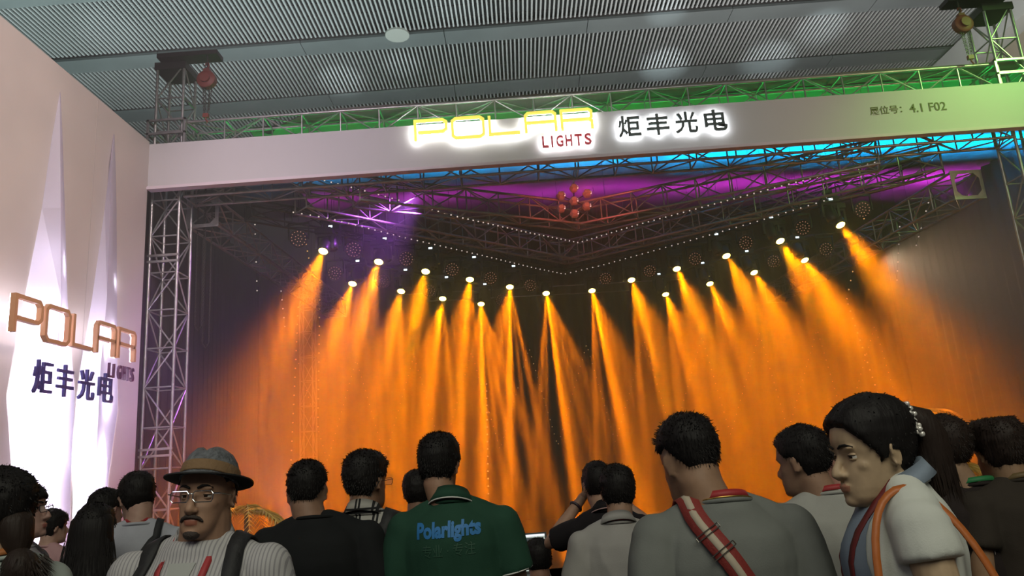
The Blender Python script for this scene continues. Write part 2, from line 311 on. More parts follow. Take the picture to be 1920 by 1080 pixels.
# ------------------------------------------------------------------ trusses
def box_truss(label, p0, p1, w, h, bay, mt, group=None, r=.024, br=.013, endplate=False, name='box_truss', up=(0, 0, 1)):
    p0 = Vector(p0); p1 = Vector(p1); d = p1-p0; L = d.length; x = d.normalized(); z = Vector(up); z = (z-x*z.dot(x)).normalized(); y = z.cross(x)
    t = thing(name, label, 'truss', group=group); t.matrix_world = Matrix(((x.x, y.x, z.x, p0.x), (x.y, y.y, z.y, p0.y), (x.z, y.z, z.z, p0.z), (0, 0, 0, 1)))
    cor = [(0, 0), (w, 0), (w, h), (0, h)]   # y, z
    for (a, b) in cor: obj('chord', brace_mesh(L, r, mt, 10), None, t, between((0, a, b), (L, a, b)))
    n = max(1, round(L/bay)); s = L/n
    for i in range(n+1):
        X = i*s
        for j in range(4):
            a, b = cor[j], cor[(j+1) % 4]; le = math.hypot(a[0]-b[0], a[1]-b[1])
            obj('strut', brace_mesh(le, br, mt), None, t, between((X, *a), (X, *b)))
            if i < n:
                q0, q1 = (a, b) if (i+j) % 2 else (b, a)
                obj('brace', brace_mesh(math.hypot(le, s), br, mt), None, t, between((X, *q0), (X+s, *q1)))
    if abs(z.z) > .9 and label[:5] not in ('upper', 'lower'):
        for f in (.12, .88): obj('drop_wire', brace_mesh(round(7.58-p0.z-h, 2), .004, BLACK, 4), None, t, Matrix.Translation((L*f, w/2, h)))
    if endplate:
        mb = MB(); k = .09
        for X in (-.012,):
            mb.box((X, -.03, -.03), (X+.01, w+.03, .03)); mb.box((X, -.03, h-.03), (X+.01, w+.03, h+.03)); mb.box((X, -.03, .03), (X+.01, .03, h-.03)); mb.box((X, w-.03, .03), (X+.01, w+.03, h-.03))
            for (cy, cz, sy, sz) in ((.03, .03, 1, 1), (w-.03, .03, -1, 1), (.03, h-.03, 1, -1), (w-.03, h-.03, -1, -1)):
                v = [(X, cy, cz), (X, cy+sy*k, cz), (X, cy, cz+sz*k), (X+.01, cy, cz), (X+.01, cy+sy*k, cz), (X+.01, cy, cz+sz*k)]; mb.add(v, [(0, 1, 2), (5, 4, 3), (0, 3, 4, 1), (1, 4, 5, 2), (2, 5, 3, 0)])
        mb.build('end_plate', ALU, t)
    return t
TY = 11.30
box_truss('upper header truss of alternating braces, washed green above the fascia', (-5.25, TY, 7.07), (8.35, TY, 7.07), .45, .45, .64, ALU)
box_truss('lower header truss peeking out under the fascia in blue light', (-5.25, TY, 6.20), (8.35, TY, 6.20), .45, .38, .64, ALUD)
def tower(label, x):
    # vertical box truss: local X runs up, local y runs to the right, local z to the back
    t = box_truss(label, (x, TY, .05), (x, TY, 8.60), .45, .45, .61, ALU, up=(0, 1, 0), name='truss_tower')
    MB().box((-.05, -.06, -.06), (.0, .51, .51)).build('base_plate', DARKMETAL, t)
    MB().box((8.47, -.04, -.04), (8.60, .49, .49)).build('head_block', DARKMETAL, t)
    for z0 in (5.05, 2.0):
        for q in (0, .10): MB().box((z0+q, -.03, -.03), (z0+q+.035, .48, .012)).build('splice_band', ALU, t)
    mb = MB(); a0, a1, b0, b1 = -.10, .55, -.10, .55
    for zz in (6.99, 7.24, 7.48):
        mb.box((zz, a0, b0), (zz+.035, a1, b0+.035)); mb.box((zz, a0, b1-.035), (zz+.035, a1, b1)); mb.box((zz, a0, b0), (zz+.035, a0+.035, b1)); mb.box((zz, a1-.035, b0), (zz+.035, a1, b1))
    for (a_, b_) in ((a0, b0), (a1-.035, b0), (a0, b1-.035), (a1-.035, b1-.035)): mb.box((6.99, a_, b_), (7.515, a_+.035, b_+.035))
    mb.build('sleeve_block', ALU, t); return t
tower('truss tower beside the pale booth wall, under the first hoist', -5.77)
tower('truss tower at the far right end of the fascia, in grey haze', 8.38)
def vpx(a, b, c): return a, b, c
zt = 6.0
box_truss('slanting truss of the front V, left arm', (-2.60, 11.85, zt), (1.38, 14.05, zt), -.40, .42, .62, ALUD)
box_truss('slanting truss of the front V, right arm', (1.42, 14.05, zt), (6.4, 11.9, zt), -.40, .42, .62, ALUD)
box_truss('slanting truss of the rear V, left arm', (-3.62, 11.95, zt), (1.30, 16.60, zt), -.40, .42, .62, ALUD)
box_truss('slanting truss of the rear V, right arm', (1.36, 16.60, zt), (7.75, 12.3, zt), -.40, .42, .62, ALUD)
BT = mat('black_truss', (.03, .028, .028), .5, .3)
VA_L, VA_C, VA_R = (-4.6, 12.25, 6.05), (1.38, 17.75, 6.05), (7.6, 12.6, 6.05)
box_truss('black lamp truss of the deepest V, left arm', VA_L, VA_C, -.3, .3, .75, BT, r=.02, br=.009)
box_truss('black lamp truss of the deepest V, right arm', VA_C, VA_R, -.3, .3, .75, BT, r=.02, br=.009)
# side trusses along the depth of the stage
pS = atY(352, 425, 11.95)
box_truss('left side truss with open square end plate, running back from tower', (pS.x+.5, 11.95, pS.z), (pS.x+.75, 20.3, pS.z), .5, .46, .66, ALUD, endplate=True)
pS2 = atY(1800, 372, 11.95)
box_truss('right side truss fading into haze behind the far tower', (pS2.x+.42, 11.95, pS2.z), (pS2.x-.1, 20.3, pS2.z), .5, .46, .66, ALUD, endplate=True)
box_truss('slender rear truss tower standing in the left of the stage', (-6.0, 20.2, .05), (-6.0, 20.2, 6.9), .35, .35, .7, ALUD, up=(0, 1, 0), name='truss_tower', r=.02, br=.01)
# ------------------------------------------------------------------ chain hoists
HRED = mat('hoist_red', (.23, .045, .035), .5); CHAIN = mat('chain_steel', (.10, .09, .085), .4, .7)
def chain(mb, a, b, r=.011, link=.045):
    a = Vector(a); b = Vector(b); L = (b-a).length; n = int(L/(link*.72)); d = (b-a).normalized(); s = d.orthogonal().normalized(); q = d.cross(s)
    for i in range(n):
        c = a.lerp(b, (i+.5)/n); u = s if i % 2 else q
        mb.tube([c-d*link*.5, c-d*link*.25+u*r, c+d*link*.25+u*r, c+d*link*.5, c+d*link*.25-u*r, c-d*link*.25-u*r, c-d*link*.5], .0045, 4, cap=False)
def hoist(label, x, z, y=11.2, drop=.62, sd=-1):
    t = thing('chain_hoist', label, 'hoist', (x, y, z))
    mb = MB(); Mx = Matrix.Rotation(R(90), 4, 'X')
    mb.lathe([(.02, -.07), (.13, -.07), (.155, -.05), (.155, .05), (.13, .07), (.02, .07)], 24, Mx); mb.lathe([(.02, .07), (.08, .07), (.08, .11), (.02, .11)], 16, Mx)
    o = mb.build('drum_housing', HRED, t, True); soften(o.data)
    mb = MB(); mb.tube([(0, 0, .14), (0, 0, .22), (.03, 0, .26), (.02, 0, .31), (-.02, 0, .31), (-.03, 0, .27)], .014, 8); mb.box((-.05, -.04, .12), (.05, .04, .2)); mb.build('top_hook', HRED, t)
    bz = 8.65-z; MB().box((min(sd*.85, -sd*.17), -.035, bz), (max(sd*.85, -sd*.17), .235, bz+.08)).build('hanger_beam', DARKMETAL, t); MB().tube([(0, 0, .2), (0, 0, bz+.01)], .012, 6).build('hanger_rod', DARKMETAL, t)
    for k, (dx, dd) in enumerate(((-.06, drop), (-.02, drop*.93), (.05, drop), (.085, drop*.9))):
        mb = MB(); chain(mb, (dx, 0, -.12), (dx*.55, 0, -dd)); mb.build('chain', CHAIN, t)
    mb = MB(); mb.tube([(0, 0, -drop-.02), (0, 0, -drop-.10), (.03, 0, -drop-.15), (0, 0, -drop-.19), (-.03, 0, -drop-.15)], .013, 8); mb.box((-.045, -.03, -drop-.07), (.045, .03, -drop+.0)); mb.build('load_hook', HRED, t)
p = atY(388, 150, 11.15); hoist('red chain hoist beside the first tower top, against slatted ceiling', p.x, p.z, 11.15)
p = atY(1805, 46, 11.15); hoist('rust red chain hoist beside the far tower top, near pale hall wall', p.x, p.z, 11.15, .58, 1)
# hanging slack chain loops behind the first tower
for k, (pxa, pxb, py1, lb) in enumerate(((372, 384, 620, 'shorter'), (386, 398, 652, 'longer'))):
    a = atY(pxa, 385, 12.1); b = atY(pxb, 385, 12.1); z1 = atY(pxa, py1, 12.1).z
    t = thing('slack_chain', lb+' slack hoist chain loop hanging behind the first tower', 'chain', (a.x, 12.1, a.z))
    mb = MB(); mid = (b.x-a.x)/2; zz = z1-a.z; hz_ = 7.56-a.z; chain(mb, (0, 0, hz_), (0, 0, zz+.08)); chain(mb, (0, 0, zz+.08), (mid, 0, zz)); chain(mb, (mid, 0, zz), (b.x-a.x, 0, zz+.08)); chain(mb, (b.x-a.x, 0, zz+.08), (b.x-a.x, 0, hz_)); mb.build('links', CHAIN, t, kind='stuff')
# ------------------------------------------------------------------ canopy, drapes, backdrop
CAN = mat('dark_canopy_cloth', (.17, .15, .15), .9, bump=(3, .4))
mb = MB(); nx, ny = 30, 22; z_ = 7.58
def can_pt(i, j):
    x = -4.4+16.9*i/nx; y = 11.32+9.9*j/ny
    if j == 0: y += max(0, (1.2-(x+4.4)))*.9
    return (x, y, z_+.025*math.sin(x*2.2)*math.sin(y*1.9))
v = [can_pt(i, j) for j in range(ny+1) for i in range(nx+1)]
mb.add(v, [(j*(nx+1)+i, j*(nx+1)+i+1, (j+1)*(nx+1)+i+1, (j+1)*(nx+1)+i) for j in range(ny) for i in range(nx)])
o = mb.build('canopy_cloth', CAN, None, True); tag(o, 'dark cloth canopy stretched over the whole stage', 'canopy'); md = o.modifiers.new('t', 'SOLIDIFY'); md.thickness = .01
def drape(name, label, p0, p1, z0, z1, mt, amp=.07, wave=.34):
    p0 = Vector(p0); p1 = Vector(p1); L = (p1-p0).length; n = int(L/wave*8); d = (p1-p0)/n; nrm = Vector((-d.y, d.x, 0)).normalized(); rings = []
    prof = []
    for i in range(n+1):
        s = i*L/n; a = amp*math.sin(s/wave*2*math.pi+.8*math.sin(s*1.3))*(.8+.2*math.sin(s*.7)); prof.append((p0+d*i, a))
    t = MB(); zs = np.linspace(z0, z1, 7)
    v = [tuple(Vector((q.x, q.y, z))+nrm*(a*(1.1-.45*(z-z0)/(z1-z0)))) for z in zs for q, a in prof]
    t.add(v, [(j*(n+1)+i, j*(n+1)+i+1, (j+1)*(n+1)+i+1, (j+1)*(n+1)+i) for j in range(6) for i in range(n)])
    o = t.build(name, mt, None, True); tag(o, label, 'curtain'); md = o.modifiers.new('t', 'SOLIDIFY'); md.thickness = .006; return o
DR = mat('black_drape', (.045, .038, .045), .85); DRB = mat('brown_backdrop', (.07, .045, .04), .85)
drape('stage_curtain', 'dark pleated curtain across the back of the stage', (-7.6, 21.0), (11.0, 21.0), 0.02, 7.5, DRB)
drape('side_curtain', 'dark purple-lit curtain closing the stage behind the first tower', (-6.35, 12.0), (-7.4, 20.9), 0.02, 7.5, DR)
drape('side_curtain', 'dark hazy curtain closing the stage by the far tower', (11.2, 13.0), (11.0, 20.9), 0.02, 7.5, DR)
# ------------------------------------------------------------------ haze
hz = bpy.data.materials.new('stage_haze'); hz.use_nodes = True; nt = hz.node_tree; nt.nodes.clear()
vs = nt.nodes.new('ShaderNodeVolumeScatter'); vs.inputs['Color'].default_value = (1, 1, 1, 1); vs.inputs['Density'].default_value = .045; vs.inputs['Anisotropy'].default_value = .35
ou = nt.nodes.new('ShaderNodeOutputMaterial'); nt.links.new(vs.outputs[0], ou.inputs['Volume'])
hb = MB().box((-5.66, 7.4, .03), (13.5, 20.85, 7.9)).build('stage_haze', hz, None, kind='stuff'); hb['label'] = 'thin smoke haze filling the stage'; hb['category'] = 'haze'
# ------------------------------------------------------------------ moving heads and beams
LENS = emis('hot_lens', (1.0, .72, .12), 30); DISP = emis('white_display', (.75, .9, 1.0), 2.5); DIM = mat('unlit_glass', (.05, .05, .06), .1)
def head_parts():
    P = {}
    mb = MB(); mb.box((-.16, -.11, .0), (.16, .11, .09)); mb.box((-.12, -.08, .09), (.12, .08, .12)); P['base'] = mb.mesh('base', False)
    mb = MB(); mb.tube([(-.05, 0, .12), (-.05, 0, .24)], .018, 8); mb.tube([(.05, 0, .12), (.05, 0, .24)], .018, 8); mb.box((-.09, -.02, .20), (.09, .02, .27)); P['clamp'] = mb.mesh('clamp', False)
    mb = MB(); mb.box((-.15, -.045, -.04), (.15, .045, 0)); mb.box((-.165, -.045, -.27), (-.125, .045, 0)); mb.box((.125, -.045, -.27), (.165, .045, 0)); P['yoke'] = mb.mesh('yoke', False)
    return P
HP = head_parts()
def head_body(): 
    mb = MB(); mb.lathe([(.02, -.17), (.075, -.165), (.10, -.12), (.115, 0), (.11, .10), (.10, .17), (.085, .175), (.085, .15), (.01, .15)], 20); return mb.mesh('head')
HB = head_body(); HL = MB().lathe([(.005, .162), (.05, .162), (.083, .155), (.083, .152), (.005, .152)], 18).mesh('lens')
MB().v
HL2 = HL.copy(); HL.materials.append(LENS); HL2.materials.append(DIM)
DM = MB().box((-.038, -.114, .03), (.038, -.108, .07)).mesh('display', False); DM.materials.append(DISP)
for k_ in ('base', 'clamp', 'yoke'): HP[k_].materials.append(BLACK)
HB.materials.append(BLACK)
def moving_head(label, group, lens_pt, aim, lit):
    aim = Vector(aim).normalized(); hc = Vector(lens_pt)-aim*.16; top = hc+Vector((0, 0, .20))
    t = thing('moving_head_light', label, 'stage light', top, 0, group)
    obj('clamp', HP['clamp'], None, t); b = obj('base', HP['base'], None, t); y = obj('yoke', HP['yoke'], None, t)
    Mh = Matrix.Translation(hc-top) @ aim.to_track_quat('Z', 'X').to_matrix().to_4x4()
    h = obj('head', HB, None, t, Mh); obj('lens', HL if lit else HL2, None, h)
    if not lit: obj('display', DM, None, b)
    obj('safety_wire', brace_mesh(max(.1, 7.56-top.z-.2), .004, BLACK, 5), None, t, Matrix.Translation((0, 0, .2)))
    return t
AP = [(606, 471), (710, 491), (798, 509), (881, 524), (956, 538), (1024, 550), (1110, 545), (1184, 525), (1269, 504), (1362, 480), (1463, 452), (1576, 422)]
BP = [(661, 532), (752, 546), (830, 560), (902, 570), (1248, 552), (1331, 532), (1414, 511), (1509, 488)]
GOBO = [(.0, 0), (.05, .0), (.12, .34), (.30, .34), (.36, .05), (.44, .10), (.475, 1), (.55, 1), (.585, .14), (.64, .5), (.72, .5), (.78, .06), (.83, .28), (.93, .22), (1, 0)]
def beam_light(p, aim, energy, side, ang=46):
    l = bpy.data.lights.new('beam', 'SPOT'); l.energy = energy; l.color = (1, .22, 0); l.spot_size = R(ang); l.spot_blend = .2; l.shadow_soft_size = .03
    o = bpy.data.objects.new('beam', l); C.objects.link(o); o.location = p; o.rotation_euler = Vector(aim).to_track_quat('-Z', 'Y').to_euler()
    l.use_nodes = True; nt = l.node_tree; N = nt.nodes; em = N['Emission']; tx = N.new('ShaderNodeTexCoord'); sp = N.new('ShaderNodeSeparateXYZ'); nt.links.new(tx.outputs['Normal'], sp.inputs[0])
    def mth(op, a, b=None, c=None):
        n = N.new('ShaderNodeMath'); n.operation = op
        for i, q in enumerate((a, b, c)):
            if q is None: continue
            if isinstance(q, (int, float)): n.inputs[i].default_value = q
            else: nt.links.new(q, n.inputs[i])
        return n.outputs[0]
    u = mth('DIVIDE', sp.outputs[0], sp.outputs[2]); v = mth('DIVIDE', sp.outputs[1], sp.outputs[2]); total = None
    # prism facets: (angle across, half width, depth half width, strength)
    for (a, w, d, s_) in LOBES:
        a = a*side+random.uniform(-.8, .8); s_ *= random.uniform(.85, 1.15)
        du = mth('DIVIDE', mth('SUBTRACT', u, USIGN*math.tan(R(a))), math.tan(R(w))); dv = mth('DIVIDE', v, math.tan(R(d)))
        r2 = mth('ADD', mth('MULTIPLY', du, du), mth('MULTIPLY', dv, dv)); g = mth('MULTIPLY', mth('EXPONENT', mth('MULTIPLY', r2, -1.0)), s_)
        total = g if total is None else mth('ADD', total, g)
    nt.links.new(mth('MULTIPLY', total, 4.0), em.inputs[1])
LOBES = [(1.5, .9, 9, 2.6), (-6.5, .9, 8, .65), (7.5, 1.1, 9, .75), (13, 1.5, 9, .5), (4.3, .6, 8, .7), (-3, .6, 8, .4)]
USIGN = 1
BE = 6600
for i, q in enumerate(AP):
    p = atZ(*q, 5.5); aim = Vector((-.01+.012*(i-5.5), -.55, -.84)); aim.normalize()
    moving_head('lit orange beam lamp of the front V row, %s from its left end' % ORD[i], 'orange beam lamps of the front V row', p, aim, True); beam_light(p+aim*.02, aim, BE, -1 if i < 5 else 1)
for i, q in enumerate(BP):
    p = atZ(*q, 5.5); aim = Vector((-.01+.02*(i-3.5), -.55, -.84)); aim.normalize()
    moving_head('lit orange beam lamp of the rear row, %s from its left end' % ORD[i], 'orange beam lamps of the rear row', p, aim, True); beam_light(p+aim*.02, aim, BE*1.05, -1 if i < 3 else 1)
# supporting pipe of the rear row: black pipe over the lamps
for lb, idx in (('left', (0, 3)), ('right', (4, 7))):
    a = atZ(*BP[idx[0]], 5.5)+Vector((0, 0, .50)); b = atZ(*BP[idx[1]], 5.5)+Vector((0, 0, .50)); e = (b-a)*.08
    o = MB().tube([a-e, b+e], .03, 10).build('lamp_pipe', BT); tag(o, 'black pipe carrying the rear beam lamps, %s half' % lb, 'pipe')
    for p in (a, b): obj('drop_wire', brace_mesh(round(7.58-p.z, 2), .004, BLACK, 4), None, o, Matrix.Translation(p))
DP = [(671, 487), (761, 504), (838, 518), (910, 531), (1237, 512), (1319, 491), (1402, 469), (1497, 443), (1560, 371), (1448, 405), (1345, 437), (620, 422), (722, 445), (808, 463), (890, 480), (964, 497)]
for i, q in enumerate(DP):
    low = i < 8; p = atZ(*q, 5.95 if low else 6.0)
    moving_head('unlit lamp with small white display, %s from left in the %s row' % ((ORD[i], 'lower') if low else (ORD[[4, 3, 2, 0, 1, 2, 3, 4][0] if False else (15-i if i < 11 else i-11)] if False else ORD[i-8], 'upper')), 'unlit lamps with small white displays', p+Vector((0, .11, -.42)), (.1, -.2, -1), False)
# LED matrix lamps with rings of little dots
LEDD = emis('dim_led', (1.0, .45, .28), .55)
def matrix_lamp(label, p):
    t = thing('led_matrix_lamp', label, 'stage light', p, 0, 'round LED matrix lamps between the beams')
    Mf = (Vector((0, -.93, -.36))).to_track_quat('Z', 'X').to_matrix().to_4x4()
    mb = MB(); mb.lathe([(.02, -.12), (.10, -.12), (.165, -.02), (.165, .01), (.15, .012), (.01, .012)], 20, Mf); o = mb.build('housing', BLACK, t, True)
    mb = MB(); mb.box((-.19, -.02, -.02), (-.17, .02, .26)); mb.box((.17, -.02, -.02), (.19, .02, .26)); mb.box((-.19, -.02, .26), (.19, .02, .29)); mb.build('bracket', BLACK, t)
    obj('safety_wire', brace_mesh(round(7.56-p.z-.28, 1)+.03, .004, BLACK, 5), None, t, Matrix.Translation((0, 0, .28)))
    mb = MB()
    for n, r in ((1, 0), (7, .06), (14, .125)):
        for k in range(n): a = 2*math.pi*k/n+.2*r; c = Mf @ Vector((r*math.cos(a), r*math.sin(a), .014)); mb.ball(c, .009, 6, 4)
    mb.build('led_dots', LEDD, t, kind='stuff')
FP = [(560, 447), (663, 468), (762, 485), (848, 505), (920, 521), (994, 535), (1135, 522), (1218, 508), (1303, 485), (1398, 455), (1505, 427), (1617, 393)]
for i, q in enumerate(FP): matrix_lamp('round lamp faced with rings of dots, %s from left in the main row' % ORD[i], atZ(*q, 5.75))
FP2 = [(628, 512), (717, 527), (805, 545), (940, 562), (1450, 490), (1548, 467)]
for i, q in enumerate(FP2): matrix_lamp('faint round dotted lamp further back, %s from left' % ORD[i], atZ(*q, 5.7))
# honeycomb cluster of seven lamps
HC = thing('lamp_cluster', 'cluster of seven honeycomb globe lamps hanging above the V point', 'stage light', atY(1075, 375, 13.3))
hx = mat('globe_grey', (.34, .27, .22), .35, .2)
for k, (px, py) in enumerate(((1076, 353), (1101, 363), (1052, 367), (1076, 377), (1100, 387), (1052, 391), (1077, 401))):
    p = atY(px, py, 13.3)-HC.location
    mb = MB(); mb.lathe([(.05, -.09), (.085, -.045), (.095, 0), (.085, .045), (.05, .09)], 6, Matrix.Rotation(R(80), 4, 'X')); g = mb.build('globe', hx, HC); g.location = p
    mb = MB(); Mr = Matrix.Translation((.062, -.055, .0)) @ Matrix.Rotation(R(30), 4, 'Z'); mb.box((-.018, -.004, -.028), (.018, .004, .028), Mr); mb.build('lit_facet', emis('facet_glow', (1, .55, .5), .8 if k % 3 else 1.6), g)
mb = MB(); 
for a_, b_ in (((1076, 353), (1076, 401)), ((1052, 367), (1100, 387)), ((1101, 363), (1052, 391))): mb.tube([atY(*a_, 13.42)-HC.location, atY(*b_, 13.42)-HC.location], .012, 6)
mb.tube([atY(1076, 353, 13.42)-HC.location, atY(1076, 320, 13.42)-HC.location], .015, 6); mb.build('frame', BLACK, HC)
# ------------------------------------------------------------------ LED dot strings
LW = emis('string_bulb', (.95, .78, .68), .9); LO = emis('string_bulb_orange', (1.0, .50, .18), 1.1)
def string(label, pts, n, mt, r=.014, sag=0):
    pts = [Vector(p) for p in pts]; ls = [0]
    for a, b in zip(pts, pts[1:]): ls.append(ls[-1]+(b-a).length)
    t = thing('string_light', label, 'string light', pts[0]); mb = MB(); P0 = pts[0]
    for k in range(n):
        s = ls[-1]*k/(n-1); j = max(i for i in range(len(ls)-1) if ls[i] <= s+1e-6); f = (s-ls[j])/(ls[j+1]-ls[j]); mb.ball(pts[j].lerp(pts[j+1], f)-P0, r, 6, 4)
    mb.build('bulbs', mt, t, kind='stuff'); MB().tube([p-P0+Vector((0, .015, 0)) for p in pts], .005, 5).build('cable', BLACK, t)
    for p in pts[::max(1, len(pts)//4)]: obj('drop_wire', brace_mesh(round(7.58-p.z, 2), .003, BLACK, 4), None, t, Matrix.Translation(p-P0))
Zs = lambda z, l: [(lambda p: p if p.y > 11.85 else atY(x, y, 11.9))(atZ(x, y, z)) for x, y in l]
string('long dotted string along the front V, right across the stage', Zs(5.95, [(596, 335), (700, 362), (860, 407), (1000, 438), (1085, 455), (1200, 420), (1330, 385), (1480, 345), (1640, 305)]), 96, LW)
string('long dotted string under the deepest V truss', Zs(5.85, [(550, 398), (620, 410), (760, 446), (900, 478), (1000, 502), (1058, 514), (1130, 497), (1280, 455), (1420, 415), (1560, 372)]), 92, LW)
def vstrip(label, x0, y0, x1, y1, Y, n, mt=LW): a = atY(x0, y0, Y); b = atY(x1, y1, Y); string(label, [a, b], n, mt, .0011*Y)
vstrip('short vertical dot strip nearest the first tower', 478, 421, 482, 545, 15.5, 8)
vstrip('vertical dot strip dropping into the first orange beam', 522, 497, 534, 612, 17.5, 8)
vstrip('vertical dot strip beside the first round lamp', 574, 458, 584, 510, 16, 5, LO)
vstrip('faint orange dot strip through the first beam', 600, 530, 596, 800, 19.5, 17, LO)
vstrip('faint orange dot strip left of the second beam', 560, 560, 545, 880, 19.5, 20, LO)
vstrip('curving dot strip near the far tower', 1754, 333, 1718, 460, 14.5, 9)
vstrip('vertical dot strip right of the last beam lamp', 1687, 425, 1682, 525, 16, 7)
vstrip('faint dot strip under the last round lamp', 1620, 410, 1588, 560, 19, 10, LO)
vstrip('faint low dot strip in the right haze', 1590, 570, 1650, 750, 20, 14, LO)
vstrip('faint orange dot strip behind the gap in the beams', 912, 720, 916, 940, 20.5, 17, LO)
# zigzag dot pattern hung in front of the backdrop
zz = []; x = 560
while x < 1700:
    zz.append((x, 640+.06*(700-x)*.0)); x += 54
pts = [atY(xx, (655 if i % 2 == 0 else 842)-.066*(xx-960), 20.75) for i, (xx, _) in enumerate(zz)]
string('faint zigzag of orange dots along the backdrop', pts, 300, LO, .013)
# batten pipes glimpsed between the lamps
for i, (a, b, lb) in enumerate((((740, 553), (1290, 523), 'long thin batten crossing behind the middle beams'), ((800, 565), (1180, 545), 'second thin batten just below the long one'))):
    o = MB().tube([atY(*a, 19.5), atY(*b, 19.5)], .014, 6).build('batten_pipe', ALUD); tag(o, lb, 'pipe')
    for q in (a, b): p = atY(*q, 19.5); obj('drop_wire', brace_mesh(round(7.58-p.z, 2), .004, BLACK, 4), None, o, Matrix.Translation(p))
# ------------------------------------------------------------------ palms on the stage
LEAF = mat('lit_palm_leaf', (.75, .55, .14), .3); POT = mat('pot_dark', (.05, .04, .035), .5)  # glow of the orange light on the fronds is put into the leaf colour
def palm(label, x, y, h, seed, spread=.8, n=11):
    rd = random.Random(seed); t = thing('potted_palm', label, 'plant', (x, y, 0))
    mb = MB(); mb.lathe([(.02, 0), (.16, 0), (.21, .34), (.23, .36), (.20, .36), (.02, .33)], 20); mb.build('pot', POT, t, True)
    mb = MB(); mb.tube([(0, 0, .3), (.02, 0, h*.5), (0, .02, h*.82)], [.035, .03, .022], 8); mb.build('stem', mat('palm_stem', (.16, .11, .05), .7), t, True)
    for k in range(n):
        a = 2*math.pi*k/n+rd.uniform(-.2, .2); L = spread*rd.uniform(.75, 1.1); up = rd.uniform(.25, .75); mb = MB(); prev = None
        pts = [Vector((math.cos(a)*L*s, math.sin(a)*L*s, h*.8+up*L*s*1.3-1.15*L*s*s)) for s in np.linspace(0, 1, 9)]
        mb.tube(pts, [.008*(1-i/10) for i in range(9)], 5)
        side = Vector((-math.sin(a), math.cos(a), 0))
        for i in range(1, 9):
            for sg in (-1, 1):
                for f in (0, .5):
                    p = pts[i-1].lerp(pts[i], 1-f); d = (pts[i]-pts[i-1]).normalized(); l = .24*spread*math.sin(math.pi*min(1, (i-f)/9+.12))+.05
                    q = p+(side*sg*.8+d*.7+Vector((0, 0, -.35))).normalized()*l; w = d*.012
                    mb.add([p-w, p+w, q, (p+q)/2+Vector((0, 0, .012))+w*1.2], [(0, 1, 3), (0, 3, 2), (1, 2, 3)])
        mb.build('frond', LEAF, t)
p = atY(452, 960, 8.6); palm('potted palm with fronds coloured golden as if lit behind the hatted man', p.x+.05, 8.6, 1.55, 3, .7)
p = atY(1716, 752, 12.6); palm('tall potted palm with fronds coloured golden as if lit over the ponytailed woman', p.x, 12.6, 2.3, 5, .9)
p = atY(1800, 865, 8.4); palm('low potted palm between the two dark shirts near the far tower', p.x, 8.4, 1.5, 9, .55)
# ------------------------------------------------------------------ people
def loft_e(mb, secs, n=20, cap=True):   # sections (x, y, z, rx, ry)
    mb.loft([[Vector((x+rx*math.cos(a), y+ry*math.sin(a), z)) for a in [2*math.pi*k/n for k in range(n)]] for (x, y, z, rx, ry) in secs], cap)
HZ = [-.118, -.110, -.095, -.075, -.055, -.035, -.015, 0, .02, .045, .07, .09, .105, .115, .121]
HW_ = [.018, .031, .043, .051, .056, .061, .065, .068, .0700, .0715, .069, .061, .048, .033, .012]
HF = [.064, .079, .088, .089, .088, .087, .083, .080, .089, .091, .083, .066, .044, .02, -.005]
HB_ = [.030, .018, -.002, -.022, -.045, -.068, -.086, -.094, -.099, -.101, -.097, -.085, -.066, -.045, -.02]
def head_xyz(u, z, infl=0.0, n_exp=2.25, wf=1.0):
    w = np.interp(z, HZ, HW_)*wf; f = np.interp(z, HZ, HF); b = np.interp(z, HZ, HB_); cy = (f+b)/2; ry = (f-b)/2
    s, c = math.sin(u), math.cos(u); e = 2/n_exp
    x = w*math.copysign(abs(s)**e, s); y = cy+ry*math.copysign(abs(c)**e, c)
    p = Vector((x, y, z)); 
    if infl: d = (p-Vector((0, -.008, .01))).normalized(); p = p+d*infl
    return p
def head_mesh(mb, T, n=28, wf=1.0):
    zs = [-.118, -.112, -.104, -.095, -.085, -.075, -.065, -.055, -.045, -.035, -.025, -.015, -.005, .005, .015, .027, .04, .055, .07, .082, .093, .103, .111, .117, .121]
    mb.loft([[T @ head_xyz(2*math.pi*k/n, z, 0, 2.25, wf) for k in range(n)] for z in zs])
def face_bits(mb, T, fem=False):
    M3 = T.to_3x3()
    mb.tube([T @ Vector(p) for p in ((0, .080, .012), (0, .089, -.008), (0, .101, -.028), (0, .1045, -.038), (0, .097, -.047))], [.0075, .0085, .0115, .0125, .008], 10, round_ends=True)
    for s in (-1, 1):
        mb.ball(T @ Vector((s*.0125, .092, -.040)), (.0085, .011, .0085), 10, 6, M3)
        mb.ball(T @ Vector((s*.030, .0765, .022)), (.021, .0105, .0075 if fem else .0095), 12, 6, M3)
        mb.ball(T @ Vector((s*.037, .051, -.022)), (.0205, .0195, .018), 12, 8, M3)
        mb.ball(T @ Vector((s*.038, .030, -.060)), (.015, .03, .026), 12, 8, M3)
        ears(mb, T, s)
    mb.ball(T @ Vector((0, .0865, -.0655)), (.0235, .011, .0052), 12, 6, M3); mb.ball(T @ Vector((0, .0855, -.0755)), (.0205, .0115, .0062), 12, 6, M3)
    mb.ball(T @ Vector((0, .074, -.101)), (.023, .019, .016), 12, 8, M3)
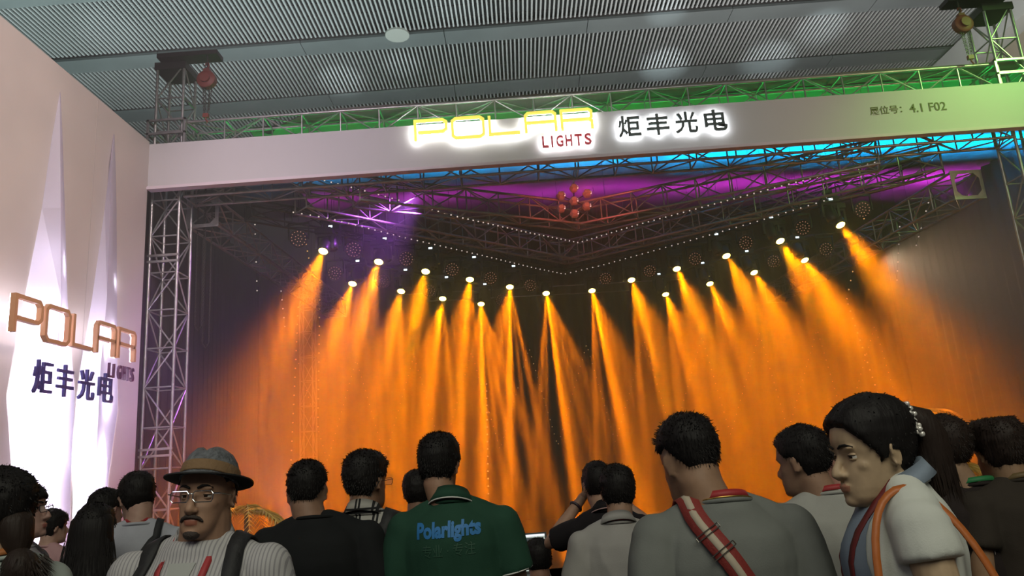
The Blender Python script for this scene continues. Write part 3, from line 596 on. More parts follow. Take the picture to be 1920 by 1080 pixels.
def ears(mb, T, s):
    M3 = T.to_3x3(); E_ = Matrix.Rotation(R(-s*22), 3, 'Z') @ Matrix.Rotation(R(-8), 3, 'X')
    mb.ball(T @ Vector((s*.0715, -.010, -.006)), (.006, .014, .024), 12, 8, M3 @ E_)
    rim = [.86*Vector((0, .010, -.022)), .86*Vector((0, -.004, -.032)), .86*Vector((0, -.014, -.020)), .86*Vector((0, -.020, 0)), .86*Vector((0, -.019, .018)), .86*Vector((0, -.008, .029)), .86*Vector((0, .008, .028)), .86*Vector((0, .014, .014)), .86*Vector((0, .010, .004))]
    mb.tube([T @ (Vector((s*.077, -.010, -.004))+E_ @ q) for q in rim], .0046, 8, round_ends=True)
def voxel(mb_or_me, size, smooth=3, name='body'):
    me = mb_or_me.mesh(name) if isinstance(mb_or_me, MB) else mb_or_me
    o = bpy.data.objects.new('tmp', me); C.objects.link(o)
    r = o.modifiers.new('r', 'REMESH'); r.mode = 'VOXEL'; r.voxel_size = size; r.use_smooth_shade = True
    if smooth: q = o.modifiers.new('s', 'SMOOTH'); q.factor = .5; q.iterations = smooth
    dg = bpy.context.evaluated_depsgraph_get(); dg.update(); out = bpy.data.meshes.new_from_object(o.evaluated_get(dg)); bpy.data.objects.remove(o); bpy.data.meshes.remove(me)
    out.polygons.foreach_set('use_smooth', [True]*len(out.polygons)); out.name = name; return out
def hand(mb, T, side, curl=.5):   # palm plane local x across, z towards the fingertips, y palm normal
    mb.loft([[T @ Vector((x, y, z)) for x, y in ((-w, -t), (0, -t*1.25), (w, -t), (w*1.1, 0), (w, t), (0, t*1.1), (-w, t), (-w*1.1, 0))] for z, w, t in ((-.03, .026, .017), (0, .030, .016), (.035, .038, .014), (.075, .040, .012), (.088, .036, .010))])
    for i, (x, L) in enumerate(((-.031, .062), (-.0105, .074), (.0105, .080), (.031, .070))):
        p = Vector((x*side, 0, .078)); pts = [p]; a = .15
        for f in (.45, .3, .25): a += curl*.75; p = p+Vector((0, math.sin(a), math.cos(a)))*L*f; pts.append(p)
        mb.tube([T @ q for q in pts], [.0092, .0086, .0078, .0068], 8, round_ends=True)
    q = [Vector((.026*side, .002, .005)), Vector((.046*side, .014, .032)), Vector((.052*side, .026, .058)), Vector((.046*side, .036, .078))]
    mb.tube([T @ v for v in q], [.013, .0115, .0095, .008], 8, round_ends=True)
SKIN = {}
def skin(k, c):
    return mat('skin_'+k, c, .55, spec=.35, vary=(30, .86))
def cloth_mat(name, c, rough=.85): return mat(name, c, rough, bump=(260, .12), vary=(7, .88), spec=.2)
def displace(me, amp, seed, mask=None, sc=(7, 7, 3.2)):
    n = len(me.vertices); co = np.empty(n*3); me.vertices.foreach_get('co', co); co = co.reshape(-1, 3); no = np.empty(n*3); me.vertices.foreach_get('normal', no); no = no.reshape(-1, 3)
    d = np.empty(n); off = seed*11.3
    for i in range(n):
        x, y, z = co[i]; q = noise.noise((x*sc[0]+off+z*1.5, y*sc[1], z*sc[2]-off)); q2 = noise.noise((x*14+off, y*14, z*9+off)); d[i] = (1-2*abs(q))*.75+.35*q2
    if mask is not None: d *= mask(co)
    co += no*(d*amp)[:, None]; me.vertices.foreach_set('co', co.ravel()); me.update()
def hairline(phi, style):   # lowest height of hair at angle from the front
    if style in ('bald_side',): k = [(0, .075), (.9, .06), (1.25, .03), (1.55, .045), (2.0, .0), (2.5, -.035), (3.15, -.05)]
    elif style == 'back': k = [(0, .068), (.55, .062), (.95, .045), (1.25, .012), (1.5, .018), (1.8, -.02), (2.3, -.06), (3.15, -.075)]
    elif style == 'woman': k = [(0, .068), (.45, .062), (.85, .038), (1.15, .005), (1.38, -.030), (1.5, -.012), (1.65, .0), (1.9, -.03), (2.4, -.062), (3.15, -.075)]
    elif style == 'fringe': k = [(0, .035), (.5, .03), (.95, .02), (1.2, -.02), (1.5, -.0), (1.9, -.045), (2.4, -.07), (3.15, -.08)]
    else: k = [(0, .062), (.6, .058), (.95, .045), (1.2, .0), (1.42, -.005), (1.56, .026), (1.85, -.005), (2.3, -.05), (3.15, -.068)]
    return float(np.interp(abs(phi), [a for a, b in k], [b for a, b in k]))
def make_hair(T, sc, style, thick, top, seed, tufts=900, flat=None, wf=1.0, tuft_len=.010, fade=0):
    rd = np.random.default_rng(seed); mb = MB(); n = 56; zs = list(np.linspace(-.11, .1, 40))+[.105, .109, .113, .117, .1195, .121]; surf = []; rings = []
    for z in zs:
        ring = []
        for k in range(n):
            u = 2*math.pi*k/n; phi = math.atan2(math.sin(u), math.cos(u)); zl = hairline(phi, style); m = min(1, max(0, (z-zl)/.012)); m = m*m*(3-2*m)
            tz = min(1, max(0, (z-.01)/.09)); th = thick*(1-fade*(1-tz))+(top-thick)*tz
            nz = noise.noise((math.sin(u)*3+seed, math.cos(u)*3, z*40))*.25+noise.noise((math.sin(u)*9+seed, math.cos(u)*9, z*14))*.3
            d = -.012*(1-m)+th*m*(1+nz)
            p = head_xyz(u, z, d, 2.15, wf)
            if flat and m > 0: 
                p.z = min(p.z, flat+.004*nz); 
            ring.append(p)
            if m > .9: surf.append((p, (p-Vector((0, -.008, .0))).normalized()))
        rings.append(ring)
    mb.loft([[T @ p for p in r] for r in rings])
    for i in rd.integers(0, len(surf), tufts):
        p, nn = surf[i]; dn = Vector((0, -.3, -1)) if p.z < .07 else Vector((rd.normal()*.3, .5 if p.y > 0 else -.6, 0))
        d = (nn*(.18+rd.random()*.3)+dn*.9+Vector(rd.normal(size=3))*.18).normalized(); L = tuft_len*(.6+.8*rd.random()); s_ = d.orthogonal().normalized()*.0022
        q = p-nn*.003; mb.add([T @ (q-s_), T @ (q+s_), T @ (q+d*L), T @ (q+nn*.003+d*L*.4)], [(0, 1, 3), (1, 2, 3), (2, 0, 3)])
    return mb
HAIRM = mat('black_hair', (.009, .0075, .0075), .6, bump=(110, .35, (1, 1, .1)), spec=.22); HAIRB = mat('dark_brown_hair', (.020, .012, .009), .6, bump=(110, .35, (1, 1, .1)), spec=.25)
class Person: pass
def person(label, px, py, dist, heading=0.0, head_yaw=0.0, nod=0.0, tilt=0.0, hair='short', thick=.012, top=.018, hairmat=None, shirt=(.5, .5, .5), shirt_mat=None, skin_c=(.42, .27, .19), skin_k='a',
           width=1.0, bulk=1.0, fine=False, seed=1, sleeve=.5, arms='down', flat=None, hairtop=.018, collar=None, lanyard=None, neck=1.0, kid=1.0, lean=0.0, female=False, seated=0, tufts=900, shirt_name='t_shirt', headscale=1.0, fade=0, wrinkle=.014, tuft_len=.012, name='person', bx=0, hdz=.022):
    P = Person(); top_pt = atY(px, py, dist); H = top_pt.z-hairtop*.6+seated+hdz-.0; s = H/1.72; P.s = s; dx = atY(px+bx, py, dist).x-top_pt.x; neck *= 1.08
    root = thing(name, label, 'person', (top_pt.x+dx, dist, 0), R(heading)); hx = -dx/s*math.cos(R(heading)); hy = dx/s*math.sin(R(heading)); P.root = root; P.seed = seed
    thick *= .62; top *= .72
    hc = Vector((hx, .01+lean+hy, 1.60-hdz-(.121*(headscale-1)))); piv = Vector((hx*.85, -.015+lean*.8+hy*.85, 1.50-hdz))
    T = Matrix.Translation(piv) @ Matrix.Rotation(R(head_yaw), 4, 'Z') @ Matrix.Rotation(R(-nod), 4, 'X') @ Matrix.Rotation(R(tilt), 4, 'Y') @ Matrix.Translation(hc-piv) @ Matrix.Scale(headscale, 4)
    G = Matrix.Scale(s, 4)
    if seated: G = Matrix.Translation((0, 0, -seated)) @ Matrix.Scale(s, 4)
    P.T = G @ T; P.G = G
    w, b = width, bulk
    sh = .172*w
    # arms
    J = {}
    for sd in (-1, 1):
        a = Vector((sd*sh, -.008, 1.362)); 
        if arms == 'down': e = Vector((sd*(sh+.05), -.035, 1.10)); h = Vector((sd*(sh+.045), .045, .87))
        elif arms == 'forward': e = Vector((sd*(sh+.05), -.0, 1.12)); h = Vector((sd*(sh-.06), .21, 1.05))
        elif arms == 'camera': e = Vector((sd*(sh+.13), .10, 1.30)); h = Vector((sd*.085, .20, 1.52))
        J[sd] = (a, e, h)
    mb = MB(); g = lambda p: G @ Vector(p)
    # trunk and legs
    loft_e(mb, [(*(G @ Vector((0, y+lean*max(0, (z-1)/.5), z))), rx*s*w, ry*s*b) for z, y, rx, ry in ((.80, -.01, .10, .07), (.86, -.01, .155, .10), (.95, -.01, .160, .108), (1.05, -.005, .145, .10), (1.18, 0, .152, .105), (1.28, -.005, .160, .110), (1.36, -.012, .150, .098), (1.41, -.018, .115, .078), (1.44, -.02, .075, .062))])
    loft_e(mb, [(*(G @ Vector((hx*min(1, max(0, (z-1.40)/.12)), y+hy*min(1, max(0, (z-1.40)/.12))+lean*max(0, (z-1)/.5), z-hdz*.5))), r*s*neck, r*s*neck*1.05) for z, y, r in ((1.40, -.022, .066), (1.44, -.02, .060), (1.48, -.012, .056), (1.53, -.006+.0, .054), (1.57, 0, .050))])
    for sd in (-1, 1):
        a, e, h = J[sd]; ln = Vector((0, lean*.75, 0)); a = a+ln; e = e+ln*.6; h = h+ln*.6
        mb.tube([g((sd*.045, -.02+lean*.75, 1.435)), g((sd*.10, -.015+lean*.75, 1.405)), g(a+Vector((-sd*.02, 0, -.005)))], [.034*s, .040*s, .048*s], 12, round_ends=True)
        mb.tube([g(a), g(a.lerp(e, .35)), g(e), g(e.lerp(h, .3)), g(h)], [.050*s*b, .046*s*b, .037*s, .038*s, .026*s], 14, round_ends=True)
        if seated: mb.tube([g((sd*.09, 0, .90)), g((sd*.12, .42, .93)), g((sd*.12, .42, .53)), g((sd*.12, .40, .50))], [.085*s, .062*s, .05*s, .04*s], 12, round_ends=True)
        else:
            mb.tube([g((sd*.085, -.01, .90)), g((sd*.095, .0, .52)), g((sd*.10, -.02, .30)), g((sd*.10, -.02, .09))], [.088*s*b, .058*s, .054*s, .038*s], 12, round_ends=True)
            mb.tube([g((sd*.10, -.05, .05)), g((sd*.11, .12, .035))], [.036*s, .030*s], 10, round_ends=True)
    mbh = MB(); Tt = P.T; head_mesh(mb, Tt); face_bits(mb, Tt, female)
    me = voxel(mb, .0040 if fine else .0085, 5 if fine else 2)
    # hands joined on as the end of the same surface
    mh = MB()
    for sd in (-1, 1):
        a, e, h = J[sd]; d = (h-e).normalized(); 
        q = d.to_track_quat('Z', 'Y').to_matrix().to_4x4()
        if arms == 'down': q = q @ Matrix.Rotation(R(90*sd), 4, 'Z')
        if arms == 'camera': q = q @ Matrix.Rotation(R(30*sd), 4, 'Z')
        hand(mh, G @ Matrix.Translation(h+d*.02+Vector((0, lean*.45, 0))) @ q, sd, .55)
    bm = bmesh.new(); bm.from_mesh(me); hm = mh.mesh('h'); bm.from_mesh(hm); bm.to_mesh(me); bm.free(); me.polygons.foreach_set('use_smooth', [True]*len(me.polygons))
    sk = skin(skin_k, skin_c); body = obj('body', me, sk, root); P.body = body; P.J = J
    # lips as another material on the same surface
    if fine:
        body.data.materials.append(mat('lips_'+skin_k, (skin_c[0]*.80, skin_c[1]*.50, skin_c[2]*.50), .4)); Ti = P.T.inverted()
        mi = np.zeros(len(me.polygons), dtype=np.int32)
        for pl_ in me.polygons:
            c = Ti @ pl_.center
            if c.y > .088 and abs(c.x) < .0225 and -.0815 < c.z < -.0605 and (c.x/.0225)**2+((c.z+.071)/.0108)**2 < 1: mi[pl_.index] = 1
        me.polygons.foreach_set('material_index', mi)
    # hair
    if hair: 
        hm = make_hair(P.T, s, hair if hair in ('back', 'fringe', 'bald_side', 'woman') else 'short', thick, top, seed, tufts, flat, fade=fade, tuft_len=tuft_len); P.hair = hm.build('hair', hairmat or HAIRM, root, True)
    # shirt
    sm = MB(); k = .016; ln = lambda z: lean*max(0, (z-1)/.5)
    hem = .84 if not seated else .90
    loft_e(sm, [(*g((0, y+ln(z), z)), rx*s*w, ry*s*b) for z, y, rx, ry in ((hem, -.01, .178, .130), (.95, -.01, .180, .130), (1.08, -.005, .168, .122), (1.20, 0, .174, .126), (1.29, -.005, .180, .128), (1.36, -.014, .165, .112), (1.405, -.02, .128, .090), (1.432, -.021, .082*max(1, neck*.95), .074*max(1, neck*.95)), (1.452, -.021, .062*neck, .061*neck))], 26)
    for sd in (-1, 1):
        a, e, h = J[sd]; L_ = Vector((0, lean*.75, 0)); a = a+L_; e = e+L_*.6; h = h+L_*.6
        sm.tube([g((sd*.045, -.02+lean*.75, 1.432)), g((sd*.10, -.016+lean*.75, 1.402)), g(a+Vector((-sd*.02, 0, -.002)))], [.048*s, .056*s, .061*s], 14, round_ends=True)
        if sleeve <= 1: pts = [a+Vector((0, 0, .0)), a.lerp(e, sleeve*.5), a.lerp(e, sleeve)]; rr = [.061, .064, .064]
        else: pts = [a, a.lerp(e, .5), e, e.lerp(h, sleeve-1)]; rr = [.061, .060, .054, .042]
        sm.ball(g(a), .062*s*b, 14, 10); sm.tube([g(q) for q in pts], [r_*s*b for r_ in rr], 16)
    sme = voxel(sm, .0075 if fine else .0095, 3, shirt_name); 
    displace(sme, wrinkle, seed, lambda co: np.clip((1.43*s-(seated) - co[:, 2])/.10, .15, 1))
    P.shirt_me = sme; P.shirt = obj(shirt_name, sme, shirt_mat or cloth_mat('cloth_%02d' % seed, shirt), root)
    P.bvh = BVHTree.FromPolygons([v.co.copy() for v in sme.vertices], [tuple(p.vertices) for p in sme.polygons])
    P.bvb = None
    # neckline rib
    zc = 1.450; rib = MB(); pts = [g((math.cos(a)*.066*neck, -.020+ln(zc)+math.sin(a)*.065*neck, zc-.012*math.sin(a)-.004)) for a in np.linspace(0, 2*math.pi, 29)]
    rib.tube(pts, .007*s, 8, cap=False); rib.build('neck_rib', P.shirt.data.materials[0], root, True)
    # trousers and shoes
    tr = MB()
    if not seated:
        loft_e(tr, [(*g((0, -.01, z)), rx*s*w, ry*s*b) for z, rx, ry in ((.80, .150, .112), (.88, .166, .118), (.97, .163, .116))], 22)
        for sd in (-1, 1): tr.tube([g((sd*.085, -.01, .90)), g((sd*.095, 0, .52)), g((sd*.10, -.02, .28)), g((sd*.10, -.02, .06))], [.100*s, .074*s, .064*s, .060*s], 14)
    else:
        loft_e(tr, [(*g((0, -.01, z)), rx*s*w, ry*s*b) for z, rx, ry in ((.84, .165, .13), (.97, .165, .12))], 22)
        for sd in (-1, 1): tr.tube([g((sd*.09, 0, .91)), g((sd*.12, .42, .935)), g((sd*.12, .43, .60)), g((sd*.12, .40, .52))], [.096*s, .075*s, .065*s, .06*s], 14)
    obj('trousers', voxel(tr, .016, 3, 'trousers'), cloth_mat('trousers_%d' % (seed % 3), [(.03, .035, .06), (.02, .02, .022), (.05, .045, .04)][seed % 3]), root)
    for sd in (-1, 1):
        z0 = .0 if not seated else .0; fy = 0 if not seated else .42
        shp = MB(); Gs = Matrix.Scale(s, 4)
        shp.loft([[Gs @ Vector((sd*.105+x*wd, fy-.02+yy, max(0.002, zz))) for x, zz in ((-1, .0), (1, 0), (1.05, hh*.5), (.6, hh), (-.6, hh), (-1.05, hh*.5))] for yy, wd, hh in ((-.11, .028, .05), (-.09, .036, .085), (0, .040, .09), (.08, .046, .06), (.14, .044, .045), (.17, .028, .03))])
        obj('shoe', shp.mesh('shoe'), mat('shoe_dark', (.03, .03, .03), .5), root)
    if collar: add_collar(P, *collar) if isinstance(collar, tuple) else add_collar(P, collar)
    if lanyard: add_lanyard(P, lanyard)
    return P
def gp(P, x, y, z): return P.G @ Vector((x, y, z))
def add_collar(P, m, trim=None, lean=0, open_=0, hgt=.036):
    mb = MB(); n = 30; a0 = math.pi/2+open_; a1 = math.pi/2+2*math.pi-open_; r0, r1, r2 = [], [], []
    for i in range(n+1):
        a = a0+(a1-a0)*i/n; up = .012*math.cos(a-3*math.pi/2); c, q = math.cos(a), math.sin(a)
        r0.append(gp(P, c*.068, -.018+lean+q*.064, 1.447+up-.012*q)); r1.append(gp(P, c*.069, -.018+lean+q*.066, 1.447+hgt+up-.02*q)); r2.append(gp(P, c*.090, -.020+lean+q*.088, 1.436+up*1.4-.02*q))
    m1 = n+1; mb.add(r0+r1+r2, [(i, i+1, m1+i+1, m1+i) for i in range(n)]+[(m1+i, m1+i+1, 2*m1+i+1, 2*m1+i) for i in range(n)])
    o = mb.build('collar', m, P.root, True); md = o.modifiers.new('t', 'SOLIDIFY'); md.thickness = .004; md.offset = 0
    if trim: MB().tube([p*1.0 for p in r2], .0028, 6, cap=False).build('collar_trim', trim, P.root, True)
def ribbon(mb, pts, nrm, w, th=.003):
    rings = []
    for i, p in enumerate(pts):
        t = (pts[min(i+1, len(pts)-1)]-pts[max(0, i-1)]).normalized(); n = (nrm[i]-t*nrm[i].dot(t)).normalized(); q = t.cross(n)*w/2
        rings.append([p-q, p+q, p+q+n*th, p-q+n*th])
    mb.loft(rings)
def add_lanyard(P, m, lean=0):
    pts, nr = [], []
    for a in np.linspace(-.15*math.pi, 1.15*math.pi, 22):   # round the back of the neck
        c, q = math.cos(a), -math.sin(a); p = gp(P, c*.074, -.018+lean+q*.072, 1.456+.020*max(0, -q)+.0*c); pts.append(p); nr.append(Vector((c, q, .5)))
    fr = []
    for sd, pp in ((1, pts[0]), (-1, pts[-1])):
        l = []
        for f in np.linspace(.12, 1, 12):
            x = sd*(.072*(1-f)+.012*f); z = 1.43-.42*f; q = hit(P, x, z, 1); l.append((q[0]+q[1]*.004, q[1]) if q else (gp(P, x, .13, z), Vector((0, 1, 0))))
        fr.append(l)
    pts = [p for p, n_ in fr[0]][::-1]+pts+[p for p, n_ in fr[1]]; nr = [n_ for p, n_ in fr[0]][::-1]+nr+[n_ for p, n_ in fr[1]]
    mb = MB(); ribbon(mb, pts, nr, .019*P.s, .002); mb.build('lanyard', m, P.root, True)
def hit(P, x, z, front):   # point on the shirt seen from the front (+1) or back (-1), coordinates in body units
    o = gp(P, x, front*.6, z); r_ = P.bvh.ray_cast(o, Vector((0, -front, 0)))
    return (r_[0], r_[1] if r_[1].y*front > 0 else -r_[1]) if r_[0] is not None else None
def body_path(P, pts, off=.006):   # pts: list of (x, z, side) side in -1 back, 1 front, 0 = from above
    out, nr = [], []
    for (x, z, sd) in pts:
        if sd == 0:
            r_ = P.bvh.ray_cast(gp(P, x, z, 2.0), Vector((0, 0, -1)));
            if r_[0] is None: continue
            n_ = r_[1] if r_[1].z > 0 else -r_[1]; out.append(r_[0]+n_*off); nr.append(n_)
        else:
            q = hit(P, x, z, sd)
            if q: out.append(q[0]+q[1]*off); nr.append(q[1])
    return out, nr
def lerp_pts(a, b, n, sd): return [(a[0]+(b[0]-a[0])*i/(n-1), a[1]+(b[1]-a[1])*i/(n-1), sd) for i in range(n)]
def strap(P, path, w, m, off=.007, th=.004):
    pts, nr = body_path(P, path, off)
    for _ in range(2):
        pts = [pts[0]]+[(pts[i-1]+pts[i]*2+pts[i+1])/4 for i in range(1, len(pts)-1)]+[pts[-1]]; nr = [nr[0]]+[(nr[i-1]+nr[i]*2+nr[i+1]).normalized() for i in range(1, len(nr)-1)]+[nr[-1]]
    for i in range(len(pts)):
        q = P.bvh.find_nearest(pts[i])
        if q[0] is not None:
            n_ = q[1]; 
            if n_.dot(nr[i]) < 0: n_ = -n_
            nr[i] = (nr[i]+n_).normalized(); pts[i] = q[0]+n_*off
    mb = MB(); ribbon(mb, pts, nr, w, th); return mb, pts, nr
def world_thing(P, name, label, cat, loc=(0, 0, 0)):
    t = thing(name, label, cat); t.matrix_world = P.root.matrix_basis if False else Matrix.Translation(P.root.location) @ Matrix.Rotation(P.root.rotation_euler.z, 4, 'Z'); return t
def back_print(P, body, zc, w, h, m, xc=0, side=-1, **kw):
    me = fit(text_mesh(body, 1, kw.get('bold', 0), shear=kw.get('shear', 0)), w, h); bm = bmesh.new(); bm.from_mesh(me)
    for i in range(1, int(w/.012)): bmesh.ops.bisect_plane(bm, geom=bm.verts[:]+bm.edges[:]+bm.faces[:], plane_co=(i*.012, 0, 0), plane_no=(1, 0, 0))
    for i in range(1, int(h/.012)): bmesh.ops.bisect_plane(bm, geom=bm.verts[:]+bm.edges[:]+bm.faces[:], plane_co=(0, i*.012, 0), plane_no=(0, 1, 0))
    sk_ = kw.get('slope', 0)
    for v in bm.verts:
        x = (v.co.x-w/2)*(1 if side < 0 else -1)+xc; z = zc+v.co.y-h/2+sk_*(v.co.x-w/2); q = hit(P, x/P.s, z, side)
        if q: v.co = q[0]+Vector((0, side*.0022, 0))
        else: v.co = gp(P, x/P.s, side*.12, z)
    bm.to_mesh(me); bm.free(); return obj(kw.get('name', 'back_print'), me, m, P.root)
def eyes(P, iris=(.03, .018, .012), brow=True, closed=.42, gaze=(0, 0), low=-.34):
    T = P.T; W_ = mat('eye_white', (.55, .52, .48), .25); I = mat('iris_dark', iris, .15); skm = P.body.data.materials[0]; s = P.s
    for sd in (-1, 1):
        c = T @ Vector((sd*.031, .0662, .001)); M3 = T.to_3x3()
        mb = MB(); mb.ball(c, .0118, 16, 12, M3); e = mb.build('eye', W_, P.root, True)
        gd = Vector((gaze[0], 1, gaze[1])).normalized(); mb = MB(); Mi = Matrix.Translation(c) @ M3.to_4x4() @ gd.to_track_quat('Z', 'Y').to_matrix().to_4x4()
        mb.lathe([(.0005, .0122), (.003, .0120), (.0056, .0108), (.0058, .009)], 14, Mi, True); mb.build('iris', I, e, True)
        for up in (1, -1):   # lids: shells of a slightly larger ball
            mb = MB(); rings = []; lo, hi = (closed, 1.5) if up > 0 else (-1.4, low)
            for j in range(7):
                el = lo+(hi-lo)*j/6; rings.append([c+M3 @ (Vector((math.cos(el)*math.sin(a), math.cos(el)*math.cos(a), math.sin(el)*.95))*.0129+Vector((0, -.0002, 0))) for a in np.linspace(-1.45, 1.45, 13)])
            mb.add([p for r_ in rings for p in r_], [(j*13+i, j*13+i+1, (j+1)*13+i+1, (j+1)*13+i) for j in range(6) for i in range(12)])
            o = mb.build('eyelid', skm, P.root, True); md = o.modifiers.new('t', 'SOLIDIFY'); md.thickness = .0008; md.offset = -1
        lash = MB(); lash.tube([c+M3 @ (Vector((math.cos(closed)*math.sin(a), math.cos(closed)*math.cos(a), math.sin(closed)*.95))*.0135) for a in np.linspace(-1.2, 1.2, 9)], [.0004, .0008, .001, .0011, .0011, .0011, .001, .0008, .0004], 5); lash.build('lashes', HAIRM, P.root)
        if brow:
            mb = MB(); mb.tube([T @ Vector((sd*x, y, z)) for x, y, z in ((.013, .0905, .023), (.024, .0905, .0285), (.036, .0855, .0295), (.049, .0745, .024))], [.0032, .0036, .003, .0014], 6, flat=1.0, round_ends=True)
            mb.build('eyebrow', HAIRM, P.root, True)
def glasses(P, m, lens_m, rim=True, r=.0011, w=.026, h=.016):
    T = P.T; t = obj('eyeglasses', MB().tube([T @ Vector((-.0075, .1015, .004)), T @ Vector((0, .1045, .0065)), T @ Vector((.0075, .1015, .004))], r, 6).mesh('bridge'), m, P.root)
    for sd in (-1, 1):
        cx = sd*.034; ol = [(-w, -h*.4), (-w*.85, -h*.95), (w*.7, -h), (w, -h*.5), (w*1.02, h*.5), (w*.8, h*.85), (-w*.8, h*.85), (-w*1.0, h*.4)]
        P_ = [T @ Vector((cx+x, .1035-.12*abs(abs(cx+x)-.01)-abs(x*sd)*.0, y-.001)) for x, y in ol]
        lm = MB(); lm.add(P_, [tuple(range(8))]); lm.build('glass_lens', lens_m, t)
        if rim: MB().tube(P_+[P_[0]], r, 6, cap=False).build('lens_rim', m, t)
        MB().tube([T @ Vector((sd*.060, .095, .006)), T @ Vector((sd*.075, .085, .007)), T @ Vector((sd*.079, .02, .004)), T @ Vector((sd*.0785, -.012, .003)), T @ Vector((sd*.077, -.03, -.018))], r*1.2, 6).build('temple', m, t)
    return t
# ------------------------------------------------------------------ the crowd
RIBRED = mat('red_ribbon', (.30, .022, .025), .6); RIBGREEN = mat('green_ribbon', (.015, .16, .05), .6); DKSTRAP = mat('dark_strap', (.012, .012, .014), .7, bump=(120, .2)); WHITE_TRIM = mat('white_trim', (.6, .6, .58), .7)
GREY_SKIN = (.40, .26, .18)
def stripes_mat(name, base, line, scale, axis='X', frac=.2, cross=None):
    m = bpy.data.materials.new(name); m.use_nodes = True; nt = m.node_tree; N = nt.nodes; b = N['Principled BSDF']; b.inputs['Roughness'].default_value = .9; b.inputs['Specular IOR Level'].default_value = .2
    tc = N.new('ShaderNodeTexCoord'); sp = N.new('ShaderNodeSeparateXYZ'); nt.links.new(tc.outputs['Object'], sp.inputs[0])
    def mth(op, a, c=None):
        n = N.new('ShaderNodeMath'); n.operation = op
        for i, q in enumerate((a, c)):
            if q is None: continue
            if isinstance(q, (int, float)): n.inputs[i].default_value = q
            else: nt.links.new(q, n.inputs[i])
        return n.outputs[0]
    def band(ax, sc, offs, fr): 
        t = mth('FRACT', mth('ADD', mth('MULTIPLY', sp.outputs[ax], sc), offs+10)); return mth('LESS_THAN', t, fr)
    if cross:
        tot = None
        for ax in (0, 2):
            for offs in (0, .22):
                q = band(ax, scale, offs, frac); tot = q if tot is None else mth('MAXIMUM', tot, q)
    else: tot = band({'X': 0, 'Z': 2}[axis], scale, 0, frac)
    mx = N.new('ShaderNodeMix'); mx.data_type = 'RGBA'; mx.inputs[6].default_value = (*base, 1); mx.inputs[7].default_value = (*line, 1); nt.links.new(tot, mx.inputs[0]); nt.links.new(mx.outputs[2], b.inputs['Base Color']); return m
def shift(P): return Matrix.Translation(P.root.location) @ Matrix.Rotation(P.root.rotation_euler.z, 4, 'Z')
def bag(P, name, label, cat, path, w, m, pouch=None, pm=None, stripe=None, buckle=None, th=.004):
    t = thing(name, label, cat); t.matrix_world = shift(P)
    mb, pts, nr = strap(P, path, w, m, .007, th); mb.build('strap', m, t, True)
    if stripe:
        mb, p2, n2 = strap(P, path, w*.34, stripe, .007+th, .0012); mb.build('stripe', stripe, t, True)
    if buckle is not None:
        for k in buckle:
            p = pts[k]; n = nr[k]; d = (pts[k+1]-pts[k-1]).normalized(); q = d.cross(n).normalized(); mb = MB(); a = w*.62
            for o_ in (-.006, .006): mb.tube([p+n*.009+d*o_-q*a, p+n*.009+d*o_+q*a], .0016, 6)
            mb.tube([p+n*.009-d*.006-q*a, p+n*.009+d*.006-q*a], .0016, 6); mb.tube([p+n*.009-d*.006+q*a, p+n*.009+d*.006+q*a], .0016, 6); mb.build('buckle', mat('steel_buckle', (.6, .58, .5), .25, 1), t)
    if pouch:
        (x, y, z, sx, sy, sz) = pouch; mb = MB(); c = gp(P, x, y, z)
        rings = [[c+Vector((math.copysign(abs(math.cos(a))**.5, math.cos(a))*sx*k, math.copysign(abs(math.sin(a))**.5, math.sin(a))*sy*k, zz*sz)) for a in [2*math.pi*i/24 for i in range(24)]] for zz, k in ((-1, .7), (-.97, .92), (-.8, 1), (0, 1.02), (.8, .97), (.95, .88), (1, .7))]
        mb.loft(rings); mb.build('pouch', pm or m, t, True)
        MB().tube([c+Vector((-sx*.9, -sy*1.03 if y < 0 else sy*1.03, sz*.45)), c+Vector((sx*.9, -sy*1.03 if y < 0 else sy*1.03, sz*.45))], .004, 6).build('zipper', mat('zipper', (.3, .3, .3), .3, 1), t)
    return t
back_diag = lambda x0, z0, x1, z1, n=14: lerp_pts((x0, z0), (x1, z1), n, -1)
def cross_path(sx, ex, ez):   # over the shoulder at x=sx, down to hip x=ex on back and front
    b = lerp_pts((ex, ez), (sx, 1.40), 18, -1); f = lerp_pts((sx, 1.40), (ex, ez), 14, 1)
    return b+[(sx*.96, y, 0) for y in (-.075, -.055, -.035, -.015, .005, .025, .045)]+f

# 1. grey T-shirt man with striped strap
P = person('man seen from behind in grey T-shirt with red striped shoulder strap', 1293, 775, 2.2, bx=34, hdz=.035, heading=3, head_yaw=14, nod=12, hair='bald_side', thick=.007, top=.026, fade=.3, shirt=(.17, .18, .17), width=1.10, bulk=1.12, seed=11, neck=1.12, skin_c=(.30, .18, .115), skin_k='b', headscale=1.02, lanyard=None, sleeve=.6, tufts=1800, hairtop=.022, tuft_len=.013)
add_lanyard(P, RIBRED)
MB().tube([gp(P, math.cos(a)*.083, -.022+math.sin(a)*.080, 1.447-.02*math.sin(a)) for a in np.linspace(0, 2*math.pi, 41)], .0022, 6, cap=False).build('gold_chain', mat('gold', (.7, .45, .12), .3, 1), P.root, True)
STR = mat('strap_red', (.20, .022, .018), .7, bump=(150, .2)); STW = mat('strap_cream', (.42, .36, .28), .8)
bag(P, 'shoulder_bag', 'red and cream striped shoulder strap of bag on grey T-shirt man', 'bag', [(-.105, 1.30, 1), (-.10, 1.36, 1)]+[(-.098, y, 0) for y in (.04, .02, 0, -.02, -.04, -.06, -.08)]+lerp_pts((-.088, 1.395), (.15, 1.0), 20, -1), .058, STR, (.21, -.02, .93, .05, .13, .10), STR, STW, (10, 12), .005)
